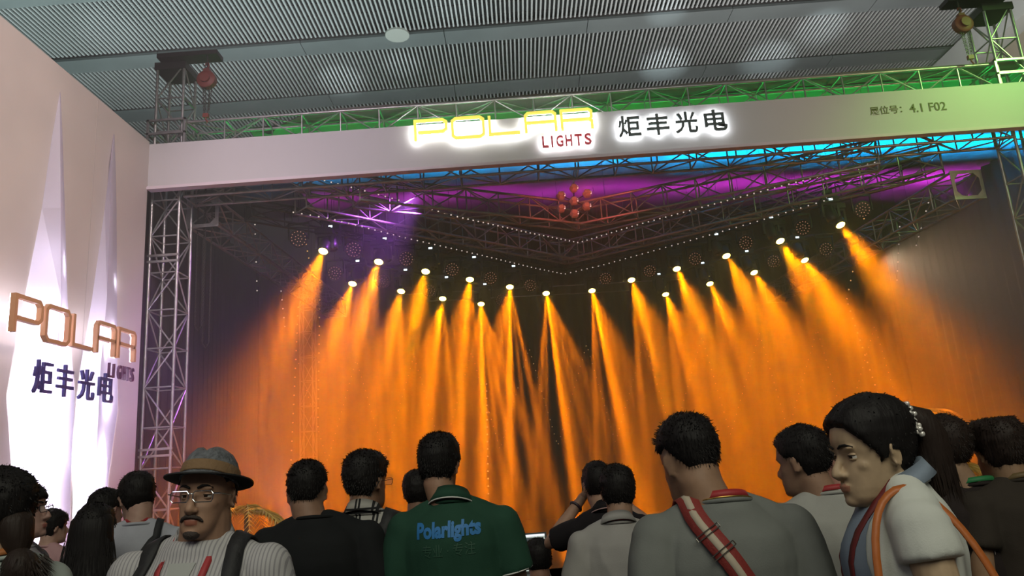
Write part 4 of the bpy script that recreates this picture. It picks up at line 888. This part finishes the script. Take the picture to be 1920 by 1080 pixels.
# 2. green polo
P = person('man in green polo shirt with blue word print across the back', 818, 815, 3.02, bx=24, heading=-4, head_yaw=-6, nod=4, hair='back', thick=.014, top=.028, shirt=(.018, .060, .038), width=1.1, bulk=1.05, seed=12, skin_c=(.30, .17, .11), skin_k='c', sleeve=.72, lanyard=None, arms='forward', tufts=1500, headscale=.97)
gm = P.shirt.data.materials[0]; add_collar(P, gm, WHITE_TRIM)
for sd in (-1, 1):
    a, e, h = P.J[sd]; c = a.lerp(e, .72); d = (e-a).normalized(); u = d.orthogonal().normalized(); v_ = d.cross(u)
    MB().tube([gp(P, *(c+(u*math.cos(q)+v_*math.sin(q))*.068)) for q in np.linspace(0, 2*math.pi, 25)], .003, 6, cap=False).build('cuff_trim', WHITE_TRIM, P.root, True)
back_print(P, 'Polarlights', 1.325*P.s, .245, .075, mat('blue_print', (.02, .16, .42), .6), bold=.045, slope=.03)
back_print(P, '专业 · 专注', 1.262*P.s, .20, .045, mat('dull_green_print', (.03, .085, .055), .6), xc=.0, slope=.03)
# 3. plaid shirt
PL = stripes_mat('plaid_cloth', (.34, .33, .31), (.02, .02, .022), 15, cross=True, frac=.13)
P = person('man in black and white checked shirt with dark shoulder strap and glasses', 681, 847, 3.25, bx=2, heading=-6, head_yaw=-24, nod=0, hair='back', thick=.020, top=.026, shirt_mat=PL, width=.98, seed=13, skin_c=(.25, .14, .09), skin_k='d', sleeve=.8, shirt_name='shirt', tufts=1500)
add_collar(P, PL); glasses(P, DARKMETAL, mat('clear_lens', (.8, .85, .85), .05), r=.0014)
bag(P, 'shoulder_bag', 'black shoulder strap of bag across the checked shirt', 'bag', [(.12, 1.30, 1), (.12, 1.36, 1)]+[(.118, y, 0) for y in (.04, .02, 0, -.02, -.04, -.06, -.08)]+lerp_pts((.105, 1.395), (-.15, 1.05), 18, -1), .062, DKSTRAP, (-.2, -.03, .93, .05, .13, .11), DKSTRAP, None, None)
# 4. black shirt
P = person('man in plain black shirt with short cropped hair, left of the checked shirt', 575, 862, 3.05, bx=20, hdz=.055, heading=2, head_yaw=3, nod=3, hair='bald_side', thick=.006, top=.014, shirt=(.010, .011, .012), width=1.12, bulk=1.1, seed=14, skin_c=(.26, .15, .10), skin_k='e', neck=1.08, sleeve=.7, tufts=1500)
# 5. head behind green polo
P = person('dark-haired person mostly hidden behind the green polo man', 781, 882, 4.2, heading=-3, head_yaw=8, hair='back', thick=.020, top=.02, shirt=(.05, .02, .02), seed=15, skin_c=(.22, .12, .08), skin_k='f', width=.9)
# 6. man holding camera up
P = person('man in black T-shirt lifting both arms to hold up a phone', 1117, 865, 3.8, bx=10, heading=4, head_yaw=2, hair='back', thick=.010, top=.014, shirt=(.012, .010, .012), seed=16, skin_c=(.34, .20, .14), skin_k='g', arms='camera', sleeve=.72, width=1.0)
add_collar(P, P.shirt.data.materials[0], mat('pink_trim', (.4, .25, .25), .7))
a, e, h = P.J[-1]; d = (h-e).normalized(); c = e.lerp(h, .78); u = d.orthogonal().normalized(); v_ = d.cross(u)
w_ = MB(); w_.tube([gp(P, *(c+(u*math.cos(q)+v_*math.sin(q))*.033)) for q in np.linspace(0, 2*math.pi, 21)], .007, 6, cap=False); w_.build('wristwatch', mat('watch_dark', (.03, .02, .03), .4), P.root, True)
t = thing('phone', 'dark phone held up by the man in black T-shirt', 'phone'); t.matrix_world = shift(P); q0 = gp(P, 0, .245, 1.585)
mb = MB(); mb.box(q0-Vector((.075, .004, .037)), q0+Vector((.075, .004, .037))); mb.build('case', BLACK, t); MB().box(q0-Vector((.07, .0052, .033)), q0+Vector((.07, -.0042, .033))).build('screen', mat('phone_screen', (.02, .02, .02), .2, emit=(.8, .3, .05), es=.25), t)
# 7. white T-shirt with calligraphy
P = person('man in white T-shirt with brush calligraphy print on the back', 1154, 872, 3.3, bx=-8, heading=2, head_yaw=-3, nod=6, hair='back', thick=.018, top=.022, shirt=(.31, .30, .29), width=1.02, bulk=1.05, seed=17, skin_c=(.30, .18, .12), skin_k='h', sleeve=.75, tufts=1500)
add_collar(P, P.shirt.data.materials[0], None, hgt=.03); add_lanyard(P, RIBRED)
INK = mat('ink_print', (.02, .022, .02), .7)
back_print(P, '吉安职业技术学院', 1.262*P.s, .31, .040, INK, shear=.35, xc=.035); back_print(P, "JI'AN COLLEGE", 1.222*P.s, .20, .018, INK, xc=.035, bold=.01)
# 8. white T-shirt right
P = person('man in plain white T-shirt with face turned left, behind the ponytailed woman', 1505, 798, 2.75, bx=28, hdz=.035, heading=4, head_yaw=36, nod=4, hair='back', thick=.012, top=.020, shirt=(.33, .33, .31), width=1.08, bulk=1.1, seed=18, skin_c=(.30, .18, .12), skin_k='i', sleeve=.75, tufts=1500, neck=1.05)
add_lanyard(P, RIBRED)
# 9. blurred person behind the woman's face
P = person('person in dim pinkish top glimpsed behind the ponytailed woman\'s face', 1556, 818, 3.7, heading=10, head_yaw=60, hair='back', thick=.014, top=.016, shirt=(.25, .10, .09), seed=19, skin_c=(.38, .2, .15), skin_k='j', width=.9)
# 10. black tee with emblem
P = person('man in black T-shirt with white star and lettering on the back', 1762, 782, 2.85, bx=30, heading=6, head_yaw=16, hair='back', thick=.013, top=.026, shirt=(.022, .016, .015), width=1.12, bulk=1.05, seed=20, skin_c=(.30, .19, .12), skin_k='k', sleeve=.75, hairmat=HAIRB, tufts=1500)
add_lanyard(P, RIBGREEN); WP = mat('white_print', (.42, .40, .38), .6)
back_print(P, 'SHINE-BEAM', 1.272*P.s, .20, .022, WP, xc=.075, bold=.03, shear=.2); back_print(P, 'TECHNOLOGY', 1.244*P.s, .185, .018, WP, xc=.078, bold=.03, shear=.2)
mb = MB(); st = []
for k, (x, z) in enumerate(((-.036, .0), (.0, .010), (.004, .075), (.016, .014), (.16, .012), (.016, .002), (.008, -.055), (.0, .0))):
    q = hit(P, (-.065+x), 1.272+z, -1); st.append(q[0]+Vector((0, -.0025, 0)) if q else gp(P, x, -.14, 1.272+z))
mb.add(st, [(0, 1, 7), (1, 2, 3), (1, 3, 5, 7), (3, 4, 5), (7, 5, 6)]); mb.build('star_print', WP, P.root)
# 11. flat-top man at right
P = person('man with flat-topped hair in dark shirt, last at the frame side by the tower', 1865, 786, 2.8, bx=14, hdz=.055, heading=8, head_yaw=-6, nod=5, hair='back', thick=.022, top=.04, flat=.132, shirt=(.035, .028, .022), width=1.1, bulk=1.05, seed=21, skin_c=(.28, .17, .10), skin_k='l', neck=1.05, hairmat=HAIRB, tufts=2200, wf=1.0) if False else person('man with flat-topped hair in dark brown shirt beside the far tower', 1865, 786, 2.8, bx=14, hdz=.055, heading=8, head_yaw=-6, nod=5, hair='back', thick=.022, top=.042, flat=.134, shirt=(.035, .028, .022), width=1.1, bulk=1.05, seed=21, skin_c=(.28, .17, .10), skin_k='l', neck=1.05, hairmat=HAIRB, tufts=2200)
add_lanyard(P, mat('olive_ribbon', (.12, .08, .03), .6))
# 12. person between woman and black tee
P = person('person facing left glimpsed under the ponytail, in pale collar', 1712, 842, 3.6, heading=70, head_yaw=10, hair='back', thick=.012, top=.014, shirt=(.40, .34, .32), seed=22, skin_c=(.40, .22, .15), skin_k='m', width=.9)
# 13. seated man with laptop
P = person('seated man in black top in front of the laptop', 1007, 1008, 4.4, heading=3, head_yaw=4, hair='back', thick=.008, top=.012, shirt=(.015, .010, .010), seed=23, skin_c=(.30, .16, .11), skin_k='n', seated=.475, arms='forward')
seat = P.root.location
t = thing('folding_chair', 'black folding chair under the seated man', 'chair', (seat.x, 4.42, 0), R(3)); FC = mat('chair_black', (.02, .02, .02), .5)
MB().box((-.21, -.20, .40), (.21, .20, .43)).build('seat', FC, t); MB().box((-.20, -.26, .62), (.20, -.235, .84)).build('backrest', FC, t)
for sx in (-.2, .2):
    for a_, b_ in (((sx, -.25, .84), (sx, .18, 0)), ((sx, .18, .41), (sx, -.22, 0))): MB().tube([a_, b_], .011, 8).build('leg', DARKMETAL, t)
lp = atY(975, 1040, 4.95); dz = lp.z-.13
t = thing('flight_case', 'black flight case carrying the open laptop', 'case', (lp.x+.05, 5.0, 0))
MB().box((-.45, -.28, .10), (.45, .28, dz-.012)).build('case_body', mat('case_black', (.02, .02, .022), .5), t); MB().box((-.455, -.285, dz-.035), (.455, .285, dz-.012)).build('edge_rim', ALU, t)
for sx in (-.38, .38):
    for sy in (-.22, .22): MB().lathe([(.005, -.015), (.05, -.015), (.05, .015), (.005, .015)], 16, Matrix.Translation((sx, sy, .05)) @ Matrix.Rotation(R(90), 4, 'X')).build('caster', BLACK, t)
t = thing('laptop', 'open laptop with glowing screen left of the seated man', 'laptop', (lp.x, 4.95, dz)); t.rotation_euler = (0, 0, R(2))
MB().box((-.18, -.26, -.010), (.18, -.01, .012)).build('keyboard_base', mat('laptop_grey', (.10, .10, .11), .4), t)
Ml = Matrix.Translation((0, 0, .012)) @ Matrix.Rotation(R(-12), 4, 'X'); lid = MB().box((-.18, 0, 0), (.18, .008, .245), Ml).build('lid', BLACK, t)
def scr(n, x0, z0, x1, z1, c, s_, d): MB().box((x0, -.001-d, z0), (x1, .0-d, z1), Ml).build(n, emis(n+'_glow_%d' % int(x0*1000+500), c, s_), lid)
scr('screen', -.168, .015, .168, .235, (.55, .62, .55), .75, 0); scr('toolbar', -.168, .222, .168, .235, (.9, .95, 1), 1.1, .001); scr('preview_pane', -.16, .13, -.06, .215, (.95, .62, .25), .8, .001); scr('track_pane', -.05, .13, .16, .215, (.08, .09, .09), .8, .001); scr('timeline_pane', -.16, .03, .16, .12, (.25, .36, .30), .8, .001)
for k in range(5): scr('clip_bar', -.15+.055*k, .045+.012*(k % 3), -.11+.055*k, .058+.012*(k % 3), (.7, .75, .6), .8, .002)
# 14. ponytailed woman in profile
JEAN = cloth_mat('pale_denim', (.22, .27, .34))
P = person('woman with dark ponytail and pearl clip, in white blouse, facing left', 1626, 742, 1.95, bx=10, hdz=.070, heading=80, head_yaw=17, nod=4, hair='woman', thick=.018, top=.030, shirt=(.60, .62, .58), width=.85, bulk=1.0, fine=True, seed=24, skin_c=(.46, .33, .21), skin_k='woman', sleeve=.25, shirt_name='blouse', tufts=500, female=True, headscale=1.02, tuft_len=.008, hairtop=.024, neck=.98)
T = P.T; mb = MB()
mb.tube([T @ Vector(p) for p in ((0, -.085, .062), (0, -.110, .068), (0, -.135, .056), (0, -.152, .015), (0, -.155, -.03), (0, -.150, -.07), (0, -.145, -.105))], [.028, .038, .047, .049, .046, .042, .024], 20, round_ends=True)
for k in range(500):
    a = rng.random()*6.28; f = rng.random(); base = Vector((math.cos(a)*.040, -.152+math.sin(a)*.040, .02-.10*f)); d = Vector((rng.normal()*.05, rng.normal()*.06, -1)).normalized(); s_ = d.orthogonal().normalized()*.002
    mb.add([T @ (base-s_), T @ (base+s_), T @ (base+d*(.04+.05*rng.random()))], [(0, 1, 2)])
obj('ponytail', mb.mesh('ponytail'), HAIRB, P.hair)
PE = mat('pearl', (.75, .72, .68), .15, .3); cl = obj('hair_clip', None, None, P.root); 
mb = MB()
for k, (y, z) in enumerate(((-.100, .092), (-.108, .080), (-.098, .078), (-.112, .066), (-.104, .064), (-.116, .052), (-.108, .050), (-.119, .038), (-.110, .038))):
    for x in (-.034, -.018, .0): mb.ball(T @ Vector((x+.004*((k*7) % 3-1), y+.004, z+.012)), .0072, 10, 6)
bpy.data.objects.remove(cl); mb.build('hair_clip', PE, P.root, True)
for sd in (-1, 1):   # clip rows seen from the side
    mb = MB()
    for k in range(11): mb.ball(T @ Vector((sd*(.040+.003*(k % 3)), -.086-.0025*k+.008*(k % 2), .094-.0065*k)), .0078, 10, 6)
    mb.build('clip_pearls', PE, P.root, True)
eyes(P, gaze=(-.25, -.15), closed=.24, low=-.34)
add_collar(P, JEAN, None, 0, .7, .030); add_lanyard(P, mat('maroon_ribbon', (.12, .012, .012), .6))
ap = MB(); fpts = []
for z in np.linspace(1.40, 1.02, 14):
    row = []
    for x in np.linspace(-.075-.07*(1.40-z)/.38, .075+.07*(1.40-z)/.38, 12): q = hit(P, x, z, 1); row.append(q[0]+Vector((0, .004, 0)) if q else gp(P, x, .12, z))
    fpts.append(row)
ap.add([p for r_ in fpts for p in r_], [(j*12+i, j*12+i+1, (j+1)*12+i+1, (j+1)*12+i) for j in range(13) for i in range(11)]); ap.build('denim_bib', JEAN, P.root, True)
LEA = mat('tan_leather', (.42, .12, .025), .5, bump=(60, .15))
a, e, h = P.J[1]
t = thing('handbag', 'orange leather handbag with strap on the shoulder of ponytailed woman', 'bag'); t.matrix_world = shift(P)
def strap_loop(xs):
    pts = [gp(P, .150+xs, .080, 1.10), gp(P, .160+xs, .098, 1.22), gp(P, .145+xs, .088, 1.34), gp(P, .125+xs, .055, 1.415), gp(P, .118+xs, .0, 1.445), gp(P, .125+xs, -.06, 1.405), gp(P, .150+xs, -.11, 1.32), gp(P, .17+xs, -.15, 1.20), gp(P, .18+xs, -.16, 1.12)]
    q2 = []
    for i in range(len(pts)-1):
        p0, p1, p2, p3 = pts[max(i-1, 0)], pts[i], pts[i+1], pts[min(i+2, len(pts)-1)]
        for t_ in (0, .33, .66): q2.append(.5*((2*p1)+(p2-p0)*t_+(2*p0-5*p1+4*p2-p3)*t_*t_+(3*p1-p0-3*p2+p3)*t_**3))
    q2.append(pts[-1]); return q2
pts = [Vector((-p.x, p.y, p.z)) for p in strap_loop(0)]   # her left shoulder, towards the camera
mb = MB(); ribbon(mb, pts, [Vector((-.8, 0, .6))]*len(pts), .017, .004); mb.build('strap', LEA, t, True)
mb = MB(); c = gp(P, -.22, -.13, .98)
rings = [[c+Vector((math.cos(a_)*sx, math.sin(a_)*sy, z)) for a_ in [2*math.pi*i/24 for i in range(24)]] for z, sx, sy in ((-.16, .05, .13), (-.15, .07, .16), (0, .07, .16), (.11, .045, .15), (.14, .02, .145))]
mb.loft(rings); mb.build('bag_body', LEA, t, True)
MB().tube([c+Vector((0, -.14, .13)), c+Vector((.0, -.10, .22)), c+Vector((0, .10, .22)), c+Vector((0, .14, .13))], .008, 8).build('handle', LEA, t, True)
# 15. man with the hat
SH = stripes_mat('striped_shirt_cloth', (.42, .41, .42), (.27, .26, .28), 95, 'X', .35)
P = person('bespectacled man in woven hat facing the camera, with backpack straps', 388, 852, 2.2, bx=-10, hdz=.040, heading=176, head_yaw=2, nod=-5, tilt=-2, hair='bald_side', thick=.008, top=.006, shirt_mat=SH, width=1.12, bulk=1.15, fine=True, seed=25, skin_c=(.36, .21, .14), skin_k='hatman', sleeve=.8, shirt_name='shirt', neck=1.15, headscale=.97, hairtop=.01, tufts=300, wrinkle=.007)
T = P.T; eyes(P, gaze=(0, -.05), closed=.22)
glasses(P, mat('silver_frame', (.75, .8, .85), .15, 1), None or mat('lens_glass', (.9, .95, 1.0), .03), r=.0016, w=.0275, h=.0165)
lg = MATS['lens_glass']; bs = lg.node_tree.nodes['Principled BSDF']; bs.inputs['Transmission Weight'].default_value = 1; bs.inputs['IOR'].default_value = 1.02; bs.inputs['Alpha'].default_value = .35
cg = MATS['clear_lens']; cg.node_tree.nodes['Principled BSDF'].inputs['Alpha'].default_value = .25
BEARD = mat('stubble_hair', (.035, .024, .020), .7, bump=(200, .5))
mb = MB(); mb.tube([T @ Vector(p) for p in ((-.031, .083, -.068), (-.024, .0895, -.061), (-.012, .0955, -.0565), (0, .0965, -.0565), (.012, .0955, -.0565), (.024, .0895, -.061), (.031, .083, -.068))], [.003, .0048, .0055, .005, .0055, .0048, .003], 8, round_ends=True); mb.build('moustache', BEARD, P.root, True)
mb = MB(); M3 = T.to_3x3(); mb.ball(T @ Vector((0, .0752, -.104)), (.024, .020, .015), 14, 8, M3); mb.build('goatee', BEARD, P.root, True)
# hat
def hat(P, T):
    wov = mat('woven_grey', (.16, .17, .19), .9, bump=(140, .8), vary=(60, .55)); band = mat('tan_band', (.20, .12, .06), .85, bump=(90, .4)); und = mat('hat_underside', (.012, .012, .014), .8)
    Hh = T @ Matrix.Translation((0, -.008, .052)) @ Matrix.Rotation(R(13), 4, 'X'); n = 40
    rings = []
    for z, rx, ry in ((-.010, .080, .104), (0, .080, .104), (.03, .077, .098), (.055, .069, .088), (.074, .056, .072), (.086, .038, .052), (.088, .020, .03), (.084, .004, .006)):
        r_ = []
        for k in range(n):
            a = 2*math.pi*k/n; x, y = math.cos(a)*rx, math.sin(a)*ry; zz = z
            if z > .05: zz -= .020*math.exp(-(x/.018)**2)*min(1, (z-.05)/.03); 
            pin = max(0, math.sin(a)) if z > .03 else 0; x *= 1-.16*pin*min(1, (z-.03)/.05)
            if z > .05: zz += .006*math.sin(a)
            r_.append(Hh @ Vector((x, y, zz)))
        rings.append(r_)
    mb = MB(); mb.loft(rings); h = mb.build('hat', wov, P.root, True)
    mb = MB(); mb.loft([[Hh @ Vector((math.cos(a)*rx, math.sin(a)*ry, z)) for a in [2*math.pi*k/n for k in range(n)]] for z, rx, ry in ((0, .082, .106), (.004, .0825, .1065), (.030, .0795, .1005), (.033, .078, .099))]); mb.build('hat_band', band, h, True)
    top, bot = [], []
    for f in (0, .33, .66, 1):
        for k in range(n):
            a = 2*math.pi*k/n; rx = .080+.042*f; ry = .103+.044*f; drop = .016*f*math.sin(a)*1.0+.004*f-.010*f*abs(math.cos(a))*-1
            z = -.004-.018*f*max(0, math.sin(a))+.012*f*max(0, -math.sin(a))+.004*f*abs(math.cos(a)); top.append(Hh @ Vector((math.cos(a)*rx, math.sin(a)*ry, z))); bot.append(Hh @ Vector((math.cos(a)*rx, math.sin(a)*ry, z-.004)))
    F_ = [(j*n+k, j*n+(k+1) % n, (j+1)*n+(k+1) % n, (j+1)*n+k) for j in range(3) for k in range(n)]
    mb = MB(); mb.add(top, F_); mb.build('brim_top', wov, h, True)
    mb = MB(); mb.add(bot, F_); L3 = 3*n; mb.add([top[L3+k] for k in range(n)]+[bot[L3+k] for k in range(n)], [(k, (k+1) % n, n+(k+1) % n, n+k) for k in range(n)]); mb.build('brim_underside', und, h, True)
hat(P, T)
add_collar(P, SH, None, 0, .8, .042)
# open shirt front showing white undershirt
ap = MB(); rows = []
for z in np.linspace(1.40, 1.25, 9):
    hw = .034*(z-1.24)/.16+.004; row = []
    for x in np.linspace(-hw, hw, 8): q = hit(P, x, z, 1); row.append((q[0] if q else gp(P, x, .06, z))+Vector((0, .0045, 0)))
    rows.append(row)
ap.add([p for r_ in rows for p in r_], [(j*8+i, j*8+i+1, (j+1)*8+i+1, (j+1)*8+i) for j in range(8) for i in range(7)]); ap.build('undershirt', mat('undershirt_white', (.36, .37, .36), .9), P.root, True)
add_lanyard(P, mat('red_ribbon_bright', (.34, .03, .035), .6))
t = thing('backpack', 'black backpack worn by man in woven hat', 'backpack'); t.matrix_world = shift(P)
for sd in (-1, 1):
    path = lerp_pts((sd*.155, 1.05), (sd*.128, 1.36), 14, 1)+[(sd*.122, y, 0) for y in (.05, .03, .01, -.01, -.03, -.05, -.07)]+lerp_pts((sd*.12, 1.38), (sd*.11, 1.28), 5, -1)
    mb, pts, nr = strap(P, path, .048, DKSTRAP, .005, .006); mb.build('strap', DKSTRAP, t, True)
mb = MB(); c = gp(P, 0, -.23, 1.17)
mb.loft([[c+Vector((math.copysign(abs(math.cos(a))**.6, math.cos(a))*sx, math.copysign(abs(math.sin(a))**.6, math.sin(a))*sy, z)) for a in [2*math.pi*i/24 for i in range(24)]] for z, sx, sy in ((-.22, .12, .06), (-.20, .145, .085), (0, .15, .09), (.15, .14, .08), (.21, .10, .05))]); mb.build('pack_body', DKSTRAP, t, True)
# 16. man in white shirt with dark strap, left
P = person('stooping man in pale shirt with dark strap, beside the glowing panels', 262, 881, 3.7, heading=14, head_yaw=26, nod=14, hair='back', thick=.018, top=.020, shirt=(.36, .37, .42), width=1.05, bulk=1.05, seed=26, skin_c=(.36, .22, .17), skin_k='o', sleeve=1.3, shirt_name='shirt', lean=.04)
add_lanyard(P, RIBRED, .06)
bag(P, 'shoulder_bag', 'dark strap of bag slung over the pale shirt', 'bag', [(.10, y, 0) for y in (.02, 0, -.02, -.04, -.06, -.08)]+lerp_pts((.095, 1.39), (-.13, 1.02), 18, -1), .034, DKSTRAP, (-.2, -.03, .93, .05, .12, .09), DKSTRAP)
# 17. head behind long-haired woman
P = person('short dark haired person behind the long-haired woman', 198, 916, 4.25, heading=-12, head_yaw=-10, hair='back', thick=.016, top=.018, shirt=(.3, .25, .3), seed=27, skin_c=(.4, .24, .2), skin_k='p', width=.9)
# 18. long-haired woman
P = person('woman with long straight dark hair in white top, seen from behind', 180, 945, 3.3, heading=6, head_yaw=6, hair='back', thick=.022, top=.022, shirt=(.42, .38, .36), width=.92, seed=28, skin_c=(.42, .27, .2), skin_k='q', shirt_name='blouse', female=True)
T = P.T; mb = MB(); n = 26
mb.loft([[T @ Vector((x0+rx*math.cos(a), y0+ry*math.sin(a), z)) for a in [2*math.pi*k/n for k in range(n)]] for z, x0, y0, rx, ry in ((.10, 0, -.03, .06, .06), (.06, 0, -.04, .090, .075), (0, 0, -.05, .096, .07), (-.08, 0, -.055, .100, .062), (-.15, -.008, -.075, .106, .05), (-.22, -.012, -.10, .110, .045), (-.28, -.015, -.115, .100, .036), (-.32, -.02, -.12, .080, .02))])
for k in range(420):
    a = rng.random()*math.pi*2; f = rng.random(); base = Vector((math.cos(a)*.104, -.06-.05*f-.05*abs(math.sin(a)), -.02-.26*f)); d = Vector((math.cos(a)*.22, -.05, -1)).normalized(); s_ = Vector((.0018, 0, 0)); mb.add([T @ (base-s_), T @ (base+s_), T @ (base+d*(.06+.07*rng.random()))], [(0, 1, 2)])
obj('long_hair', mb.mesh('long_hair'), HAIRM, P.hair)
bag(P, 'shoulder_bag', 'thin dark bag strap on long-haired woman in white top', 'bag', lerp_pts((-.08, 1.33), (.1, 1.08), 12, -1), .014, DKSTRAP, (.2, -.02, .95, .05, .10, .08), DKSTRAP)
# 19. child-sized head in pink
P = person('short person in pink top in front of the glowing panel', 98, 955, 5.0, heading=-20, head_yaw=-16, hair='fringe', thick=.018, top=.02, shirt=(.45, .27, .28), seed=29, skin_c=(.45, .28, .22), skin_k='r', width=.9)
# 20. profile with glasses
P = person('bespectacled person in profile looking right, before the glowing panel', 46, 902, 3.2, heading=-80, head_yaw=-2, nod=-6, hair='fringe', thick=.016, top=.018, shirt=(.30, .28, .30), fine=True, seed=30, skin_c=(.40, .24, .20), skin_k='s', width=.9)
glasses(P, mat('thin_dark_frame', (.03, .02, .03), .3, .5), cg, r=.0016); eyes(P, closed=.3)
# 21. nearest left woman with low bun
P = person('woman with dark hair gathered in low tail, cut by the left frame side', 2, 880, 2.25, heading=62, head_yaw=10, nod=-4, hair='back', thick=.024, top=.024, shirt=(.36, .40, .38), seed=31, skin_c=(.42, .27, .18), skin_k='t', width=.95, female=True, shirt_name='blouse', tufts=1500)
T = P.T; mb = MB()
mb.tube([T @ Vector(p) for p in ((0, -.085, -.03), (0, -.105, -.075), (0, -.115, -.12))], [.05, .040, .020], 18, round_ends=True)
mb.tube([T @ Vector(p) for p in ((0, -.112, -.10), (-.01, -.130, -.12), (-.01, -.145, -.155), (0, -.150, -.20))], [.022, .042, .052, .028], 18, round_ends=True)
for k in range(500):
    a = rng.random()*6.28; f = rng.random(); base = Vector((math.cos(a)*.045, -.145+math.sin(a)*.045, -.11-.08*f)); d = Vector((math.cos(a), math.sin(a)-.2, -.9)).normalized(); s_ = d.orthogonal().normalized()*.002; mb.add([T @ (base-s_), T @ (base+s_), T @ (base+d*(.02+.03*rng.random()))], [(0, 1, 2)])
obj('hair_tail', mb.mesh('hair_tail'), HAIRB, P.hair); add_lanyard(P, mat('orange_ribbon', (.35, .12, .03), .6))
